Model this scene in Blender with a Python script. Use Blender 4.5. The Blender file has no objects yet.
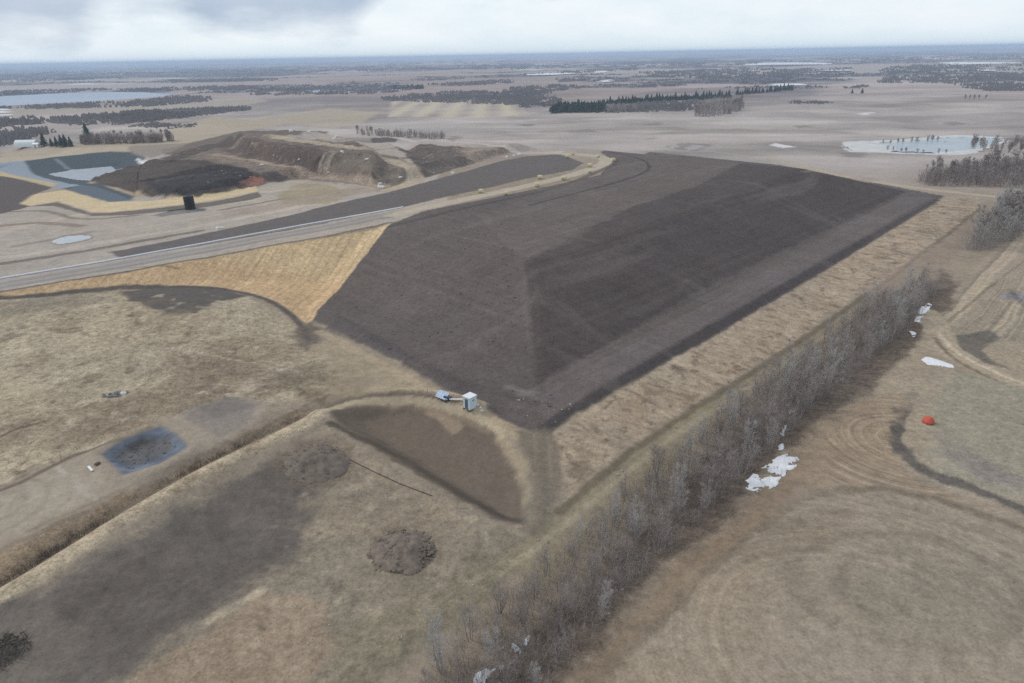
import bpy, bmesh, math, random
import numpy as np
from mathutils import Vector, Matrix
R = math.radians
random.seed(7)
DENOISE = False
rng = np.random.default_rng(11)
S = bpy.context.scene
C = S.collection

# ------------------------------------------------------------------ camera
CAM_Z, F, W, H_ = 60.0, 683.0, 1024, 683
PITCH, ROLL = 22.75, 1.12
cd = bpy.data.cameras.new('camera')
cam = bpy.data.objects.new('camera', cd)
C.objects.link(cam)
cd.sensor_width = 36.0
cd.lens = 36.0 * F / W
cd.clip_start, cd.clip_end = 0.5, 90000
Mrot = Matrix.Rotation(R(90 - PITCH), 3, 'X') @ Matrix.Rotation(R(-ROLL), 3, 'Z')
cam.matrix_world = Matrix.Translation((0, 0, CAM_Z)) @ Mrot.to_4x4()
S.camera = cam

# ------------------------------------------------------------------ light
S.view_settings.view_transform = 'Standard'
S.view_settings.look = 'None'
S.view_settings.exposure = 0.0
S.view_settings.gamma = 1.0
SUN_EL, SUN_AZ = 36.0, -66.0           # azimuth measured from +Y (view direction) towards +X
sl = bpy.data.lights.new('sun', 'SUN')
sl.energy, sl.angle, sl.color = 1.5, R(12), (1.0, 0.96, 0.9)
sun = bpy.data.objects.new('sun', sl)
C.objects.link(sun)
sd_ = Vector((math.sin(R(SUN_AZ)) * math.cos(R(SUN_EL)), math.cos(R(SUN_AZ)) * math.cos(R(SUN_EL)), math.sin(R(SUN_EL))))
sun.rotation_euler = sd_.to_track_quat('Z', 'Y').to_euler()
sun.location = sd_ * 300

world = bpy.data.worlds.new('World')
S.world = world
world.use_nodes = True
nt = world.node_tree
nt.nodes.clear()


class NB:
    """tiny node builder"""
    def __init__(s, tree): s.t = tree
    def n(s, typ, **kw):
        nd = s.t.nodes.new(typ)
        for k, v in kw.items():
            if k.startswith('i_'):
                key = k[2:]
                nd.inputs[int(key) if key.isdigit() else key.replace('_', ' ')].default_value = v
            else:
                setattr(nd, k, v)
        return nd
    def l(s, a, b): s.t.links.new(a, b)
    def m(s, op, a, b=None, c=None, clamp=False):
        nd = s.t.nodes.new('ShaderNodeMath'); nd.operation = op; nd.use_clamp = clamp
        for i, v in enumerate((a, b, c)):
            if v is None: continue
            if isinstance(v, (int, float)): nd.inputs[i].default_value = v
            else: s.l(v, nd.inputs[i])
        return nd.outputs[0]
    def mix(s, fac, a, b, blend='MIX'):
        nd = s.t.nodes.new('ShaderNodeMix'); nd.data_type = 'RGBA'; nd.blend_type = blend
        for i, v in ((0, fac), (6, a), (7, b)):
            if isinstance(v, (int, float)): nd.inputs[i].default_value = v
            elif isinstance(v, tuple): nd.inputs[i].default_value = v if len(v) == 4 else (*v, 1)
            else: s.l(v, nd.inputs[i])
        return nd.outputs[2]
    def ramp(s, fac, stops, interp='LINEAR'):
        nd = s.t.nodes.new('ShaderNodeValToRGB'); nd.color_ramp.interpolation = interp
        el = nd.color_ramp.elements
        while len(el) < len(stops): el.new(0.5)
        for e, (p, c) in zip(el, stops):
            e.position = p; e.color = c if len(c) == 4 else (*c, 1)
        s.l(fac, nd.inputs[0])
        return nd.outputs[0]


b = NB(nt)
sky = b.n('ShaderNodeTexSky', sky_type='NISHITA', sun_disc=False, sun_elevation=R(SUN_EL), sun_rotation=R(SUN_AZ))
tc = b.n('ShaderNodeTexCoord')
sep = b.n('ShaderNodeSeparateXYZ'); b.l(tc.outputs['Generated'], sep.inputs[0])
dx, dy, dz = sep.outputs
az = b.m('MULTIPLY', b.m('ARCTAN2', dx, dy), 57.2958)
el = b.m('MULTIPLY', b.m('ARCSINE', dz), 57.2958)
# cloud noise in az/el space (stretched near the horizon), and on a cloud deck higher up
comb = b.n('ShaderNodeCombineXYZ')
b.l(b.m('MULTIPLY', az, 0.11), comb.inputs[0]); b.l(b.m('MULTIPLY', el, 0.33), comb.inputs[1])
nz1 = b.n('ShaderNodeTexNoise', i_Scale=1.0, i_Detail=6.0, i_Roughness=0.58); b.l(comb.outputs[0], nz1.inputs['Vector'])
n1 = nz1.outputs['Fac']
den = b.m('ADD', b.m('MAXIMUM', dz, 0.0), 0.14)
cb2 = b.n('ShaderNodeCombineXYZ')
b.l(b.m('DIVIDE', dx, den), cb2.inputs[0]); b.l(b.m('DIVIDE', dy, den), cb2.inputs[1])
nz2 = b.n('ShaderNodeTexNoise', i_Scale=1.3, i_Detail=5.0, i_Roughness=0.55); b.l(cb2.outputs[0], nz2.inputs['Vector'])
n2 = nz2.outputs['Fac']
# height of the grey cloud base above the horizon, by azimuth
azn = b.m('DIVIDE', b.m('ADD', az, 60.0), 120.0, clamp=True)
def e_(v): return (v / 10, v / 10, v / 10)
edge = b.ramp(azn, [(0.0, e_(1.5)), (0.25, e_(1.3)), (0.275, e_(3.4)), (0.30, e_(3.6)), (0.325, e_(1.9)), (0.40, e_(1.7)), (0.43, e_(5.2)), (0.52, e_(4.4)), (0.62, e_(6.4)), (0.8, e_(5.4)), (1.0, e_(4.6))], 'EASE')
edge_d = b.m('ADD', b.m('MULTIPLY', edge, 10.0), b.m('MULTIPLY', b.m('SUBTRACT', n1, 0.5), 4.6))
grey = b.m('DIVIDE', b.m('ADD', b.m('SUBTRACT', el, edge_d), 0.9), 2.5, clamp=True)
deck = b.ramp(n2, [(0.3, (5.2, 5.9, 6.9)), (0.7, (8.4, 8.8, 9.2))])
greyc = b.mix(b.m('MULTIPLY', b.m('SUBTRACT', el, 6.0), 0.08, clamp=True), b.mix(b.ramp(n1, [(.3, (0, 0, 0)), (.7, (1, 1, 1))]), (4.3, 5.3, 6.8), (5.8, 6.7, 7.9)), deck)
hor = b.mix(b.ramp(n1, [(0.35, (0, 0, 0)), (0.68, (1, 1, 1))]), (8.2, 9.2, 9.9), (9.9, 10.4, 10.7))
band = b.m('DIVIDE', el, 1.6, clamp=True)
hor = b.mix(band, (8.0, 9.3, 10.0), hor)
cloud = b.mix(grey, hor, greyc)
col = b.mix(0.93, sky.outputs[0], cloud)
bg = b.n('ShaderNodeBackground', i_Strength=0.1); b.l(col, bg.inputs[0])
wo = b.n('ShaderNodeOutputWorld'); b.l(bg.outputs[0], wo.inputs[0])

S.cycles.max_bounces = 6
S.cycles.volume_bounces = 1
S.cycles.use_denoising = DENOISE

# ------------------------------------------------------------------ numeric helpers
MR = np.array(Mrot)
def rays(px):
    px = np.atleast_2d(np.asarray(px, float))
    d = np.stack([(px[:, 0] - W / 2) / F, -(px[:, 1] - H_ / 2) / F, -np.ones(len(px))], 1)
    return d @ MR.T
def G(px, py, z=0.0):
    d = rays((px, py))[0]
    t = (z - CAM_Z) / d[2]
    return (d[0] * t, d[1] * t)
def lin(c):
    c = np.asarray(c, float) / 255
    return np.where(c < 0.04045, c / 12.92, ((c + 0.055) / 1.055) ** 2.4)
K = 0.86                               # daylight reaching flat ground
def alb(r, g, b_): return lin((r, g, b_)) / K
def sstep(a, b_, x):
    t = np.clip((x - a) / (b_ - a), 0, 1)
    return t * t * (3 - 2 * t)
def hash2(ix, iy, seed):
    h = (ix.astype(np.int64) * 374761393 + iy.astype(np.int64) * 668265263 + seed * 974711) & 0xffffffff
    h = ((h ^ (h >> 13)) * 1274126177) & 0xffffffff
    h = ((h ^ (h >> 16)) * 2246822519) & 0xffffffff
    return (h & 0xffffff) / float(0xffffff)
def vnoise(x, y, seed=0):
    ix, iy = np.floor(x), np.floor(y)
    fx, fy = x - ix, y - iy
    u, v = fx * fx * (3 - 2 * fx), fy * fy * (3 - 2 * fy)
    a, b_ = hash2(ix, iy, seed), hash2(ix + 1, iy, seed)
    c, d = hash2(ix, iy + 1, seed), hash2(ix + 1, iy + 1, seed)
    return a + (b_ - a) * u + (c - a) * v + (a - b_ - c + d) * u * v
def fbm(x, y, scale, oct_=4, seed=0, gain=0.5):
    s, amp, tot = 0, 1.0, 0
    for o in range(oct_):
        k = 2.03 ** o / scale
        cth, sth = math.cos(o * 0.7 + 0.3), math.sin(o * 0.7 + 0.3)
        s = s + amp * vnoise((x * cth - y * sth) * k, (x * sth + y * cth) * k, seed + o * 17)
        tot += amp; amp *= gain
    return s / tot * 2 - 1             # about -1..1
def poly_sd(x, y, P):
    """signed distance to a polygon, negative inside; only worked out near it"""
    P = np.asarray(P, float)
    out = np.full(x.shape, 1e4)
    mrg = 25 + 0.15 * max(np.ptp(P[:, 0]), np.ptp(P[:, 1]))
    m = (x > P[:, 0].min() - mrg) & (x < P[:, 0].max() + mrg) & (y > P[:, 1].min() - mrg) & (y < P[:, 1].max() + mrg)
    if not m.any(): return out
    X, Y = x[m], y[m]
    d2 = np.full(X.shape, 1e18); ins = np.zeros(X.shape, bool)
    for i in range(len(P)):
        a, b_ = P[i - 1], P[i]
        e = b_ - a
        t = np.clip(((X - a[0]) * e[0] + (Y - a[1]) * e[1]) / (e @ e + 1e-12), 0, 1)
        d2 = np.minimum(d2, (X - a[0] - t * e[0]) ** 2 + (Y - a[1] - t * e[1]) ** 2)
        c = (a[1] > Y) != (b_[1] > Y)
        ins ^= c & (X < (b_[0] - a[0]) * (Y - a[1]) / ((b_[1] - a[1]) + 1e-12) + a[0])
    out[m] = np.where(ins, -1, 1) * np.sqrt(d2)
    return out
def line_d(x, y, P, reach=60.0):
    """distance to a polyline and the arc position along it"""
    P = np.asarray(P, float)
    out = np.full(x.shape, 1e4); arc = np.zeros(x.shape)
    m = (x > P[:, 0].min() - reach) & (x < P[:, 0].max() + reach) & (y > P[:, 1].min() - reach) & (y < P[:, 1].max() + reach)
    if not m.any(): return out, arc
    X, Y = x[m], y[m]
    best = np.full(X.shape, 1e9); ar = np.zeros(X.shape); s0 = 0
    for i in range(1, len(P)):
        a, b_ = P[i - 1], P[i]
        e = b_ - a; L = math.hypot(*e)
        t = np.clip(((X - a[0]) * e[0] + (Y - a[1]) * e[1]) / (L * L + 1e-12), 0, 1)
        d = np.hypot(X - a[0] - t * e[0], Y - a[1] - t * e[1])
        k = d < best
        best = np.where(k, d, best); ar = np.where(k, s0 + t * L, ar); s0 += L
    out[m] = best; arc[m] = ar
    return out, arc
def smooth_pts(P, n=3):
    """Chaikin corner cutting of an open line"""
    P = [tuple(p) for p in P]
    for _ in range(n):
        Q = [P[0]]
        for a, b_ in zip(P[:-1], P[1:]):
            Q.append(tuple(.75 * i + .25 * j for i, j in zip(a, b_)))
            Q.append(tuple(.25 * i + .75 * j for i, j in zip(a, b_)))
        Q.append(P[-1]); P = Q
    return P
def smooth_loop(P, n=2):
    P = [tuple(p) for p in P]
    for _ in range(n):
        Q = []
        for i in range(len(P)):
            a, b_ = P[i - 1], P[i]
            Q.append(tuple(.75 * u + .25 * v for u, v in zip(a, b_)))
            Q.append(tuple(.25 * u + .75 * v for u, v in zip(a, b_)))
        P = Q
    return P
def smin(a, b_, k):
    h = np.clip(0.5 + 0.5 * (b_ - a) / k, 0, 1)
    return b_ + (a - b_) * h - k * h * (1 - h)
def smax(a, b_, k): return -smin(-a, -b_, k)

# ------------------------------------------------------------------ the lie of the land
LOW = [(540, 432, 2), (312, 322, 1.0), (945, 196, 2.5), (0, 683, 0), (256, 683, 0), (512, 683, -.6), (760, 683, .4), (1024, 683, .6),
       (300, 560, .2), (120, 600, .2), (0, 560, .8), (900, 550, .8), (1000, 430, 1), (930, 420, .6), (1024, 330, 1.5), (760, 480, 0), (860, 360, 0),
       (640, 500, -.4), (550, 580, -.5), (700, 400, .6), (420, 470, .2), (500, 520, .2), (400, 395, 1.5), (250, 400, 2.2), (120, 400, 3.6), (0, 440, 3.2),
       (160, 440, 2.4), (0, 340, 6.0), (100, 300, 6.6), (200, 300, 6.4), (255, 310, 4.6), (0, 300, 8.2), (180, 340, 5.0), (300, 370, 2.2),
       (-150, 330, 8), (-150, 480, 3), (-150, 683, 0), (1200, 683, 1), (1200, 350, 2), (1100, 240, 3),
       (980, 230, 2.2), (930, 160, 2), (920, 146, 1), (1100, 150, 3), (800, 120, 0), (700, 120, 2), (600, 120, 3), (450, 120, 3), (300, 115, 3), (120, 140, 7), (0, 150, 8), (-150, 200, 9), (0, 120, 3)]
_A = np.array([(*G(p, q, z), z) for p, q, z in LOW])
_d = np.hypot(_A[:, None, 0] - _A[None, :, 0], _A[:, None, 1] - _A[None, :, 1])
_w = np.linalg.solve(_d + 1e-6 * np.eye(len(_A)), _A[:, 2] - 1.5)
def low(x, y):
    z = np.zeros_like(x)
    for (a, c, _), w in zip(_A, _w): z = z + w * np.hypot(x - a, y - c)
    return z + 1.5
PLAT = [(-200, 330, 9), (0, 292, 9.2), (100, 276, 9.6), (200, 259, 10.2), (300, 241, 11), (392, 223, 12), (450, 208, 12.6), (523, 262, 12.5), (600, 215, 12.6), (780, 166, 13.5),
        (610, 165, 14), (600, 152, 13.5), (500, 150, 12), (420, 170, 11.5), (200, 220, 10), (100, 200, 9), (0, 200, 9), (0, 165, 8.6), (250, 160, 10), (-200, 200, 9)]
_PA = np.array([(*G(p, q, z), z) for p, q, z in PLAT])
def plat(x, y):
    s = 0; t = 0
    for a, c, z in _PA:
        w = 1 / ((x - a) ** 2 + (y - c) ** 2 + 120.0) ** 1.5
        s = s + w * z; t = t + w
    return s / t
def half(p, q):
    """distance inside the line p->q, positive on its left"""
    ex, ey = q[0] - p[0], q[1] - p[1]
    L = math.hypot(ex, ey)
    return lambda x, y: (-(x - p[0]) * ey + (y - p[1]) * ex) / L
TOE = G(543, 434, 2.0); TOE_R = G(945, 196, 2.5); TOE_L = G(313, 321, 1.0)
dR = half(TOE, TOE_R)
dL = half(TOE_L, TOE)
_u = np.array(TOE_R) - np.array(TOE); _u /= np.hypot(*_u)
dF = half(TOE_R, tuple(np.array(TOE_R) + np.array([-_u[1], _u[0]]) * 100))
ROAD_EDGE = [G(*p) for p in [(-250, 332, 8.5), (0, 292, 9.2), (100, 276, 9.6), (200, 259, 10.2), (300, 241, 11), (392, 223, 12)]]
PLATFORM = ROAD_EDGE + [G(480, 205, 12.6), G(590, 175, 13.6), G(640, 160, 13.5), G(600, 150, 13), G(500, 146, 12), G(380, 138, 10), G(250, 150, 10), G(150, 150, 8.6), G(0, 160, 8.6), G(-250, 170, 9)]
def far_z(x, y):
    r = np.hypot(x, y)
    a = 0.6 + 3.2 * sstep(300, 1500, r) + 12 * sstep(1500, 9000, r)
    z = a * fbm(x, y * 0.8, 420, 3, 91) + 0.6 * a * fbm(x, y, 1900, 2, 5)
    # gentle ridges that carry the far blue horizon on the left
    z = z + 55 * sstep(3000, 9000, r) * sstep(2500, -9000, x) * (0.4 + fbm(x, y, 5000, 2, 44))
    hk = sstep(250, 420, r) * sstep(1500, 700, r)
    z = z + hk * (1.5 * fbm(x, y, 55, 3, 111) + .5 * fbm(x, y, 18, 2, 112))
    return z - 1.0
LINER_OUT = smooth_loop([G(*p, 8.7) for p in [(-60, 168), (-5, 164), (25, 161), (60, 156), (128, 151), (150, 160), (140, 178), (138, 200), (108, 203), (66, 190), (30, 180), (-60, 172)]], 1)
LINER_FLOOR = smooth_loop([G(*p, 4.2) for p in [(48, 174), (112, 165), (130, 170), (120, 182), (92, 182), (66, 180)]], 1)
LAKES = {  # (outline in picture pixels, level)
    'lake': ([(-60, 101), (40, 93.5), (130, 91.5), (180, 94), (160, 97), (120, 100), (60, 104), (0, 107.5), (-60, 110)], -3.0),
    'far_lake': ([(288, 92.5), (330, 88.5), (400, 86.5), (420, 89), (350, 92.5)], -4.0),
    'pond': ([(846, 144), (858, 142.5), (905, 141), (945, 137), (965, 136.8), (1001, 138.5), (1003, 142), (985, 148), (965, 153), (935, 153), (890, 151), (855, 150), (848, 147)], 0.6),
}
LAKE_XY = {k: (smooth_loop([G(*p, z) for p in P], 2), z) for k, (P, z) in LAKES.items()}
PIT = [G(*p, 2.3) for p in [(101, 455), (127, 440), (163, 428), (178, 436), (188, 446), (160, 461), (122, 473)]]
BASIN = smooth_loop([G(*p, 0.4) for p in [(322, 412), (345, 404), (390, 402), (430, 405), (462, 413), (498, 436), (520, 470), (530, 520), (500, 522), (460, 497), (410, 468), (350, 432), (330, 422)]], 2)
BERM = smooth_pts([G(*p, 0.6) for p in [(-160, 688), (0, 600), (70, 558), (130, 522), (210, 478), (270, 449), (312, 428), (350, 409), (400, 401), (440, 404), (480, 415)]], 2)
TREELINE = smooth_pts([G(*p, -.3) for p in [(360, 760), (480, 672), (590, 578), (690, 480), (780, 400), (850, 350), (920, 300), (960, 270), (1010, 225)]], 2)
TRACK = smooth_pts([G(*p, 0.2) for p in [(250, 740), (330, 680), (420, 625), (520, 550), (600, 480), (680, 425), (760, 365), (860, 290), (960, 222)]], 2)
CELL_LOW = [G(*p, 10) for p in [(96, 184), (130, 195), (165, 199), (205, 198), (256, 188), (300, 181), (345, 180), (400, 188), (434, 180), (430, 166), (402, 152), (330, 146), (250, 146), (190, 152), (150, 164), (120, 174)]]
CELL_TOP = [G(*p, 13.5) for p in [(226, 148), (246, 157), (275, 164), (305, 170), (345, 177), (372, 182), (392, 177), (384, 163), (358, 152), (330, 143), (280, 139), (240, 138)]]
CELL_B = [G(*p, 11) for p in [(404, 150), (420, 172), (458, 169), (520, 156), (540, 152), (470, 147), (424, 144)]]

TONGUE = [G(*p, 8) for p in [(91, 177), (104, 172), (120, 168), (140, 164), (165, 160), (190, 170), (190, 194), (160, 198.5), (140, 195), (120, 187), (100, 184)]]

def land(x, y):
    r = np.hypot(x, y)
    z = low(x, y)
    z = z + 0.35 * fbm(x, y, 26, 3, 3) * sstep(420, 250, y) * sstep(10, -4, dR(x, y))
    fz = far_z(x, y)
    lowz = np.where(x < -60, 400, 340)
    k = np.maximum(sstep(380, 700, np.hypot(x, y - 60)), sstep(30, -40, y))
    z = z * (1 - k) + fz * k
    # tilled ground outside the mound: bank falling to the grass track
    ed = np.minimum(np.minimum(dR(x, y), dL(x, y) + 2), dF(x, y))
    # berm along the drain, drain beside it, tree ditch
    db, _ = line_d(x, y, BERM)
    z = z + 1.1 * np.exp(-(db / 2.6) ** 2)
    dd, _ = line_d(x, y, [(a - 1.8, c + 4.6) for a, c in BERM[:len(BERM) // 2 + 6]])
    z = z - 0.9 * np.exp(-(dd / 2.0) ** 2)
    dt, _ = line_d(x, y, TREELINE)
    z = z + .10 * fbm(x, y, 7, 3, 15) * sstep(300, 150, y)
    z = z - 0.9 * np.exp(-(dt / 8.0) ** 2)
    sb = poly_sd(x, y, BASIN)
    z = z - 2.6 * sstep(0.8, -6, sb) + .5 * np.exp(-((sb - 2.2) / 1.6) ** 2)
    sp = poly_sd(x, y, PIT)
    z = z - 1.1 * sstep(0.2, -3.0, sp) + 0.35 * np.exp(-((sp - 1.2) / 1.1) ** 2)
    # engineered platform and mound
    Zp = plat(x, y)
    pk = r < 900
    E = np.full(x.shape, -1e3)
    X, Y, Z = x[pk], y[pk], Zp[pk]
    sdp = poly_sd(X, Y, PLATFORM)
    EA = Z - 0.44 * np.maximum(0, sdp)
    d_r, d_l, d_f = dR(X, Y), dL(X, Y), dF(X, Y)
    bench = lambda d: np.where(d < 0, 0.16 * d, np.minimum(1.1, d * 0.45) + 0.012 * np.maximum(d - 2.4, 0) + 0.29 * np.maximum(d - 12.5, 0))
    EB = smin(smin(2.0 + bench(d_r), 1.6 + bench(d_l) * 1.0, .5), 2.2 + 0.34 * d_f, .6)
    EB = smin(EB, Z + 0.3, .6)
    E[pk] = smax(EA, EB, 0.5)
    z = smax(z, E, 0.5)
    # active cell hills behind the road
    for P, hgt_, sl, sd in ((CELL_LOW, 4.0, 9.0, 61), (CELL_TOP, 6.0, 7.5, 63), (CELL_B, 3.6, 9.0, 62)):
        s = poly_sd(x, y, P)
        lump = fbm(x, y, 22, 4, sd)
        z = z + hgt_ * sstep(1, -sl, s + 2.0 * lump) + (0.6 * lump + 0.6 * fbm(x, y, 7, 5, sd + 9, .65) - .5 * np.abs(fbm(x, y, 11, 3, sd + 19))) * sstep(2, -5, s)
    # lined pond
    so = poly_sd(x, y, LINER_OUT); sf = poly_sd(x, y, LINER_FLOOR)
    a = np.clip(sf / (sf - so + 1e-6), 0, 1)
    inside = so < 0
    zi = np.where(sf < 0, 4.2, 4.2 + (np.minimum(z, 9.0) - 4.2) * a)
    z = np.where(inside, np.minimum(z, zi) if False else zi, z)
    s = poly_sd(x, y, TONGUE)
    m = sstep(.5, -5, s + 1.2 * fbm(x, y, 7, 3, 65))
    z = np.where(m > 0, np.maximum(z, z * (1 - m) + (8.6 + .8 * fbm(x, y, 9, 3, 66)) * m), z)
    for P, lz in LAKE_XY.values():
        s = poly_sd(x, y, P)
        L = 14.0 if lz > 0 else 60.0
        z = z + (lz - 0.5 - z) * sstep(L, -2, s)
    return z

# ------------------------------------------------------------------ one grid for all of the land
def axis(pieces):
    out = [pieces[0][0]]
    for a, b_, s0, s1 in pieces:
        x = a; L = b_ - a
        while x < b_ - 1e-6:
            s = s0 * (s1 / s0) ** ((x - a) / L) if s1 != s0 else s0
            x += s
            out.append(x)
        out[-1] = b_
    return np.array(out)
def geo(a, b_, s0, grow):
    out = []; s = s0; x = a
    while x < b_:
        x += s; s *= grow; out.append(x)
    return out
xs_mid = axis([(-300, -125, 1.15, 1.15), (-125, -88, .75, .6), (-88, 100, .45, .45), (100, 150, .6, .8), (150, 260, 1.1, 1.4)])
xs = np.array([-v for v in geo(300, 42000, 1.6, 1.021)][::-1] + list(xs_mid) + geo(260, 42000, 1.6, 1.021))
ys_mid = axis([(38, 48, .6, .5), (48, 185, .45, .5), (185, 215, .6, .75), (215, 330, .8, 1.1), (330, 470, 1.2, 1.6)])
ys = np.array([38 - v for v in geo(0, 3000, 2, 1.35)][::-1] + list(ys_mid) + geo(470, 60000, 1.8, 1.026))
NX, NY = len(xs), len(ys)
GX, GY = np.meshgrid(xs, ys)
X, Y = GX.ravel(), GY.ravel()
Z = land(X, Y)
near = np.hypot(X, Y) < 520
Z[near] += 0.05 * fbm(X[near], Y[near], 2.2, 3, 8)
ZG = Z.reshape(NY, NX)
def hgt(x, y):
    x = np.atleast_1d(np.asarray(x, float)); y = np.atleast_1d(np.asarray(y, float))
    i = np.clip(np.searchsorted(xs, x) - 1, 0, NX - 2); j = np.clip(np.searchsorted(ys, y) - 1, 0, NY - 2)
    u = (x - xs[i]) / (xs[i + 1] - xs[i]); v = (y - ys[j]) / (ys[j + 1] - ys[j])
    return (ZG[j, i] * (1 - u) + ZG[j, i + 1] * u) * (1 - v) + (ZG[j + 1, i] * (1 - u) + ZG[j + 1, i + 1] * u) * v
def ats(px):
    """points of the photograph found on the land by casting the camera ray onto it"""
    d = rays(px); n = len(d)
    t = np.full(n, 30.0); hit = np.zeros(n, bool); prev = t.copy()
    for _ in range(700):
        p = d * t[:, None]
        below = (CAM_Z + p[:, 2]) < hgt(p[:, 0], p[:, 1])
        hit |= below
        prev = np.where(hit, prev, t)
        t = np.where(hit, t, t * 1.009)
        if hit.all(): break
    a, c = prev.copy(), t.copy()
    for _ in range(22):
        mid = (a + c) / 2
        p = d * mid[:, None]
        below = (CAM_Z + p[:, 2]) < hgt(p[:, 0], p[:, 1])
        c = np.where(below, mid, c); a = np.where(below, a, mid)
    p = d * c[:, None]
    return p[:, :2]
def at(px, py): return tuple(ats([(px, py)])[0])
def at3(px, py):
    x, y = at(px, py)
    return Vector((x, y, float(hgt(x, y)[0])))

# ------------------------------------------------------------------ ground colours, layer over layer
NV = len(X); print('land vertices', NV, NX, NY)
WX = fbm(X, Y, 3.0, 4, 201, .6); WY = fbm(X, Y, 3.0, 4, 301, .6)
WBX = fbm(X, Y, 14, 3, 401); WBY = fbm(X, Y, 14, 3, 501)
RAD = np.hypot(X, Y)
COL = np.empty((NV, 3)); COL[:] = alb(140, 126, 106)
AMP = np.full(NV, 0.16)                # strength of blotches
GRAIN = np.full(NV, 0.5)               # strength of the fine relief in the shader
REG = np.zeros(NV, np.int16)
ROWD = np.zeros(NV); ROWA = np.zeros(NV)   # fine stripes left by machines: coordinate across them, strength
def rows_(mask, d, amp):
    k = mask > .02
    ROWD[k] = d[k]; ROWA[k] = amp * mask[k]
NAMES = ['ground']
def put(mask, c, region=None, amp=None, grain=None):
    mask = np.clip(mask, 0, 1)
    k = mask > 0.001
    mk = mask[k][:, None]
    COL[k] = COL[k] * (1 - mk) + np.asarray(c)[None] * mk
    if amp is not None: AMP[k] = AMP[k] * (1 - mask[k]) + amp * mask[k]
    if grain is not None: GRAIN[k] = GRAIN[k] * (1 - mask[k]) + grain * mask[k]
    if region:
        if region not in NAMES: NAMES.append(region)
        REG[mask > 0.5] = NAMES.index(region)
def area(P, c, soft=1.0, warp=1.0, big=0.0, region=None, amp=None, grain=None, strength=1.0, world=False, rnd=0, break_=0.0):
    Q = np.asarray(P) if world else ats(P)
    if rnd: Q = smooth_loop(Q, rnd)
    s = poly_sd(X + WX * warp + WBX * big, Y + WY * warp + WBY * big, Q)
    soft *= .5
    m = sstep(soft, -soft, s) * strength
    if break_: m = m * sstep(-.35 - break_, .25, WX * .6 + WBX * .7 + 0.35 - break_ * .4)
    put(m, c, region, amp, grain)
    return s
def stroke(P, w, c, soft=None, warp=0.5, strength=1.0, region=None, amp=None, grain=None, world=False, rnd=2, break_=0):
    Q = np.asarray(P) if world else ats(P)
    if rnd: Q = smooth_pts(Q, rnd)
    d, _ = line_d(X + WX * warp, Y + WY * warp, Q)
    soft = (soft or max(0.5, w * .35)) * .65
    m = sstep(w / 2 + soft / 2, w / 2 - soft / 2, d) * strength
    if break_: m = m * sstep(-.3, .3, WBX + WX * .6 + .1 - break_)
    put(m, c, region, amp, grain)

# -- far country: stubble, ploughland and scrub in rough quarter sections
far = sstep(300, 430, Y + 0.25 * np.abs(X))
gx, gy = X * .97 + Y * .23, Y * .97 - X * .23
fx, fy = gx / 610 + 0.15 * fbm(X, Y, 900, 2, 71), gy / 780 + 0.15 * fbm(X, Y, 900, 2, 72)
cell = hash2(np.floor(fx), np.floor(fy), 5); cell2 = hash2(np.floor(fx), np.floor(fy), 9)
stub = alb(157, 147, 138)[None] * (1 + 0.10 * (cell2[:, None] - .5))
tint = np.where(cell[:, None] < .3, alb(158, 146, 128)[None], np.where(cell[:, None] < .5, alb(138, 122, 112)[None], stub))
tint = stub * (1 - .7 * sstep(700, 1200, RAD))[:, None] + tint * (.7 * sstep(700, 1200, RAD))[:, None]
drift = fbm(X, Y * 1.0, 60, 4, 77); drift2 = fbm(X * .35 + Y * .1, Y, 34, 3, 78)
tint = tint * (1 + (.12 * drift + .16 * drift2 + .10 * fbm(X, Y, 14, 3, 79)) * sstep(2500, 700, RAD) + .08 * drift)[:, None]
COL = COL * (1 - far[:, None]) + tint * far[:, None]
AMP = AMP * (1 - far) + .08 * far
wet = sstep(.32, .62, fbm(X, Y, 150, 4, 81) - .15 * sstep(900, 400, RAD)) * far * sstep(330, 480, Y)
put(wet * .55, alb(120, 108, 98))
# dry sedge hollows: small dark flecks in the stubble
fl = sstep(.50, .66, fbm(X, Y * .9, 40, 3, 83)) * sstep(350, 480, Y) * sstep(1400, 700, RAD)
put(fl * .6, alb(104, 94, 86))
hum = fbm(X * .55 + Y * .08, Y, 48, 4, 84) * sstep(330, 420, Y) * sstep(1500, 800, RAD)  # hummock light and shade painted into the stubble as pale and dark ripples
put(sstep(.1, .5, hum) * .55, alb(178, 168, 156))
put(sstep(.12, .5, -hum) * .55, alb(118, 108, 100))
# scrub belts
belt = fbm(X * .8, Y, 420, 4, 95) + .35 * fbm(X, Y, 2600, 2, 96)
bm = sstep(.12, .26, belt) * sstep(900, 1300, RAD)
put(bm * .9, alb(98, 95, 96))
bm2 = sstep(.16, .30, fbm(X * .7, Y * .8, 230, 4, 98)) * sstep(800, 1300, RAD)
put(bm2 * .75, alb(92, 88, 92))
bm3 = sstep(.05, .22, fbm(X * .6, Y * .5, 700, 4, 99)) * sstep(1800, 3200, RAD)
put(bm3 * .8, alb(84, 84, 92))
redd = sstep(.05, .4, fbm(X, Y * .6, 800, 3, 93)) * sstep(900, 1500, RAD) * (1 - bm2) * (1 - bm3)
put(redd * .5, alb(150, 128, 120))
strk = fbm(X * .12 - Y * .03, Y * .5, 26, 4, 94) * sstep(330, 450, Y) * sstep(2600, 900, RAD)  # streaks in the colour, adding to the painted hummock light and shade
COL *= (1 + .34 * strk)[:, None]
sn = sstep(.60, .66, fbm(X, Y, 260, 3, 97)) * sstep(1500, 2300, RAD)
put(sn * .8, alb(205, 210, 214))
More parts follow.
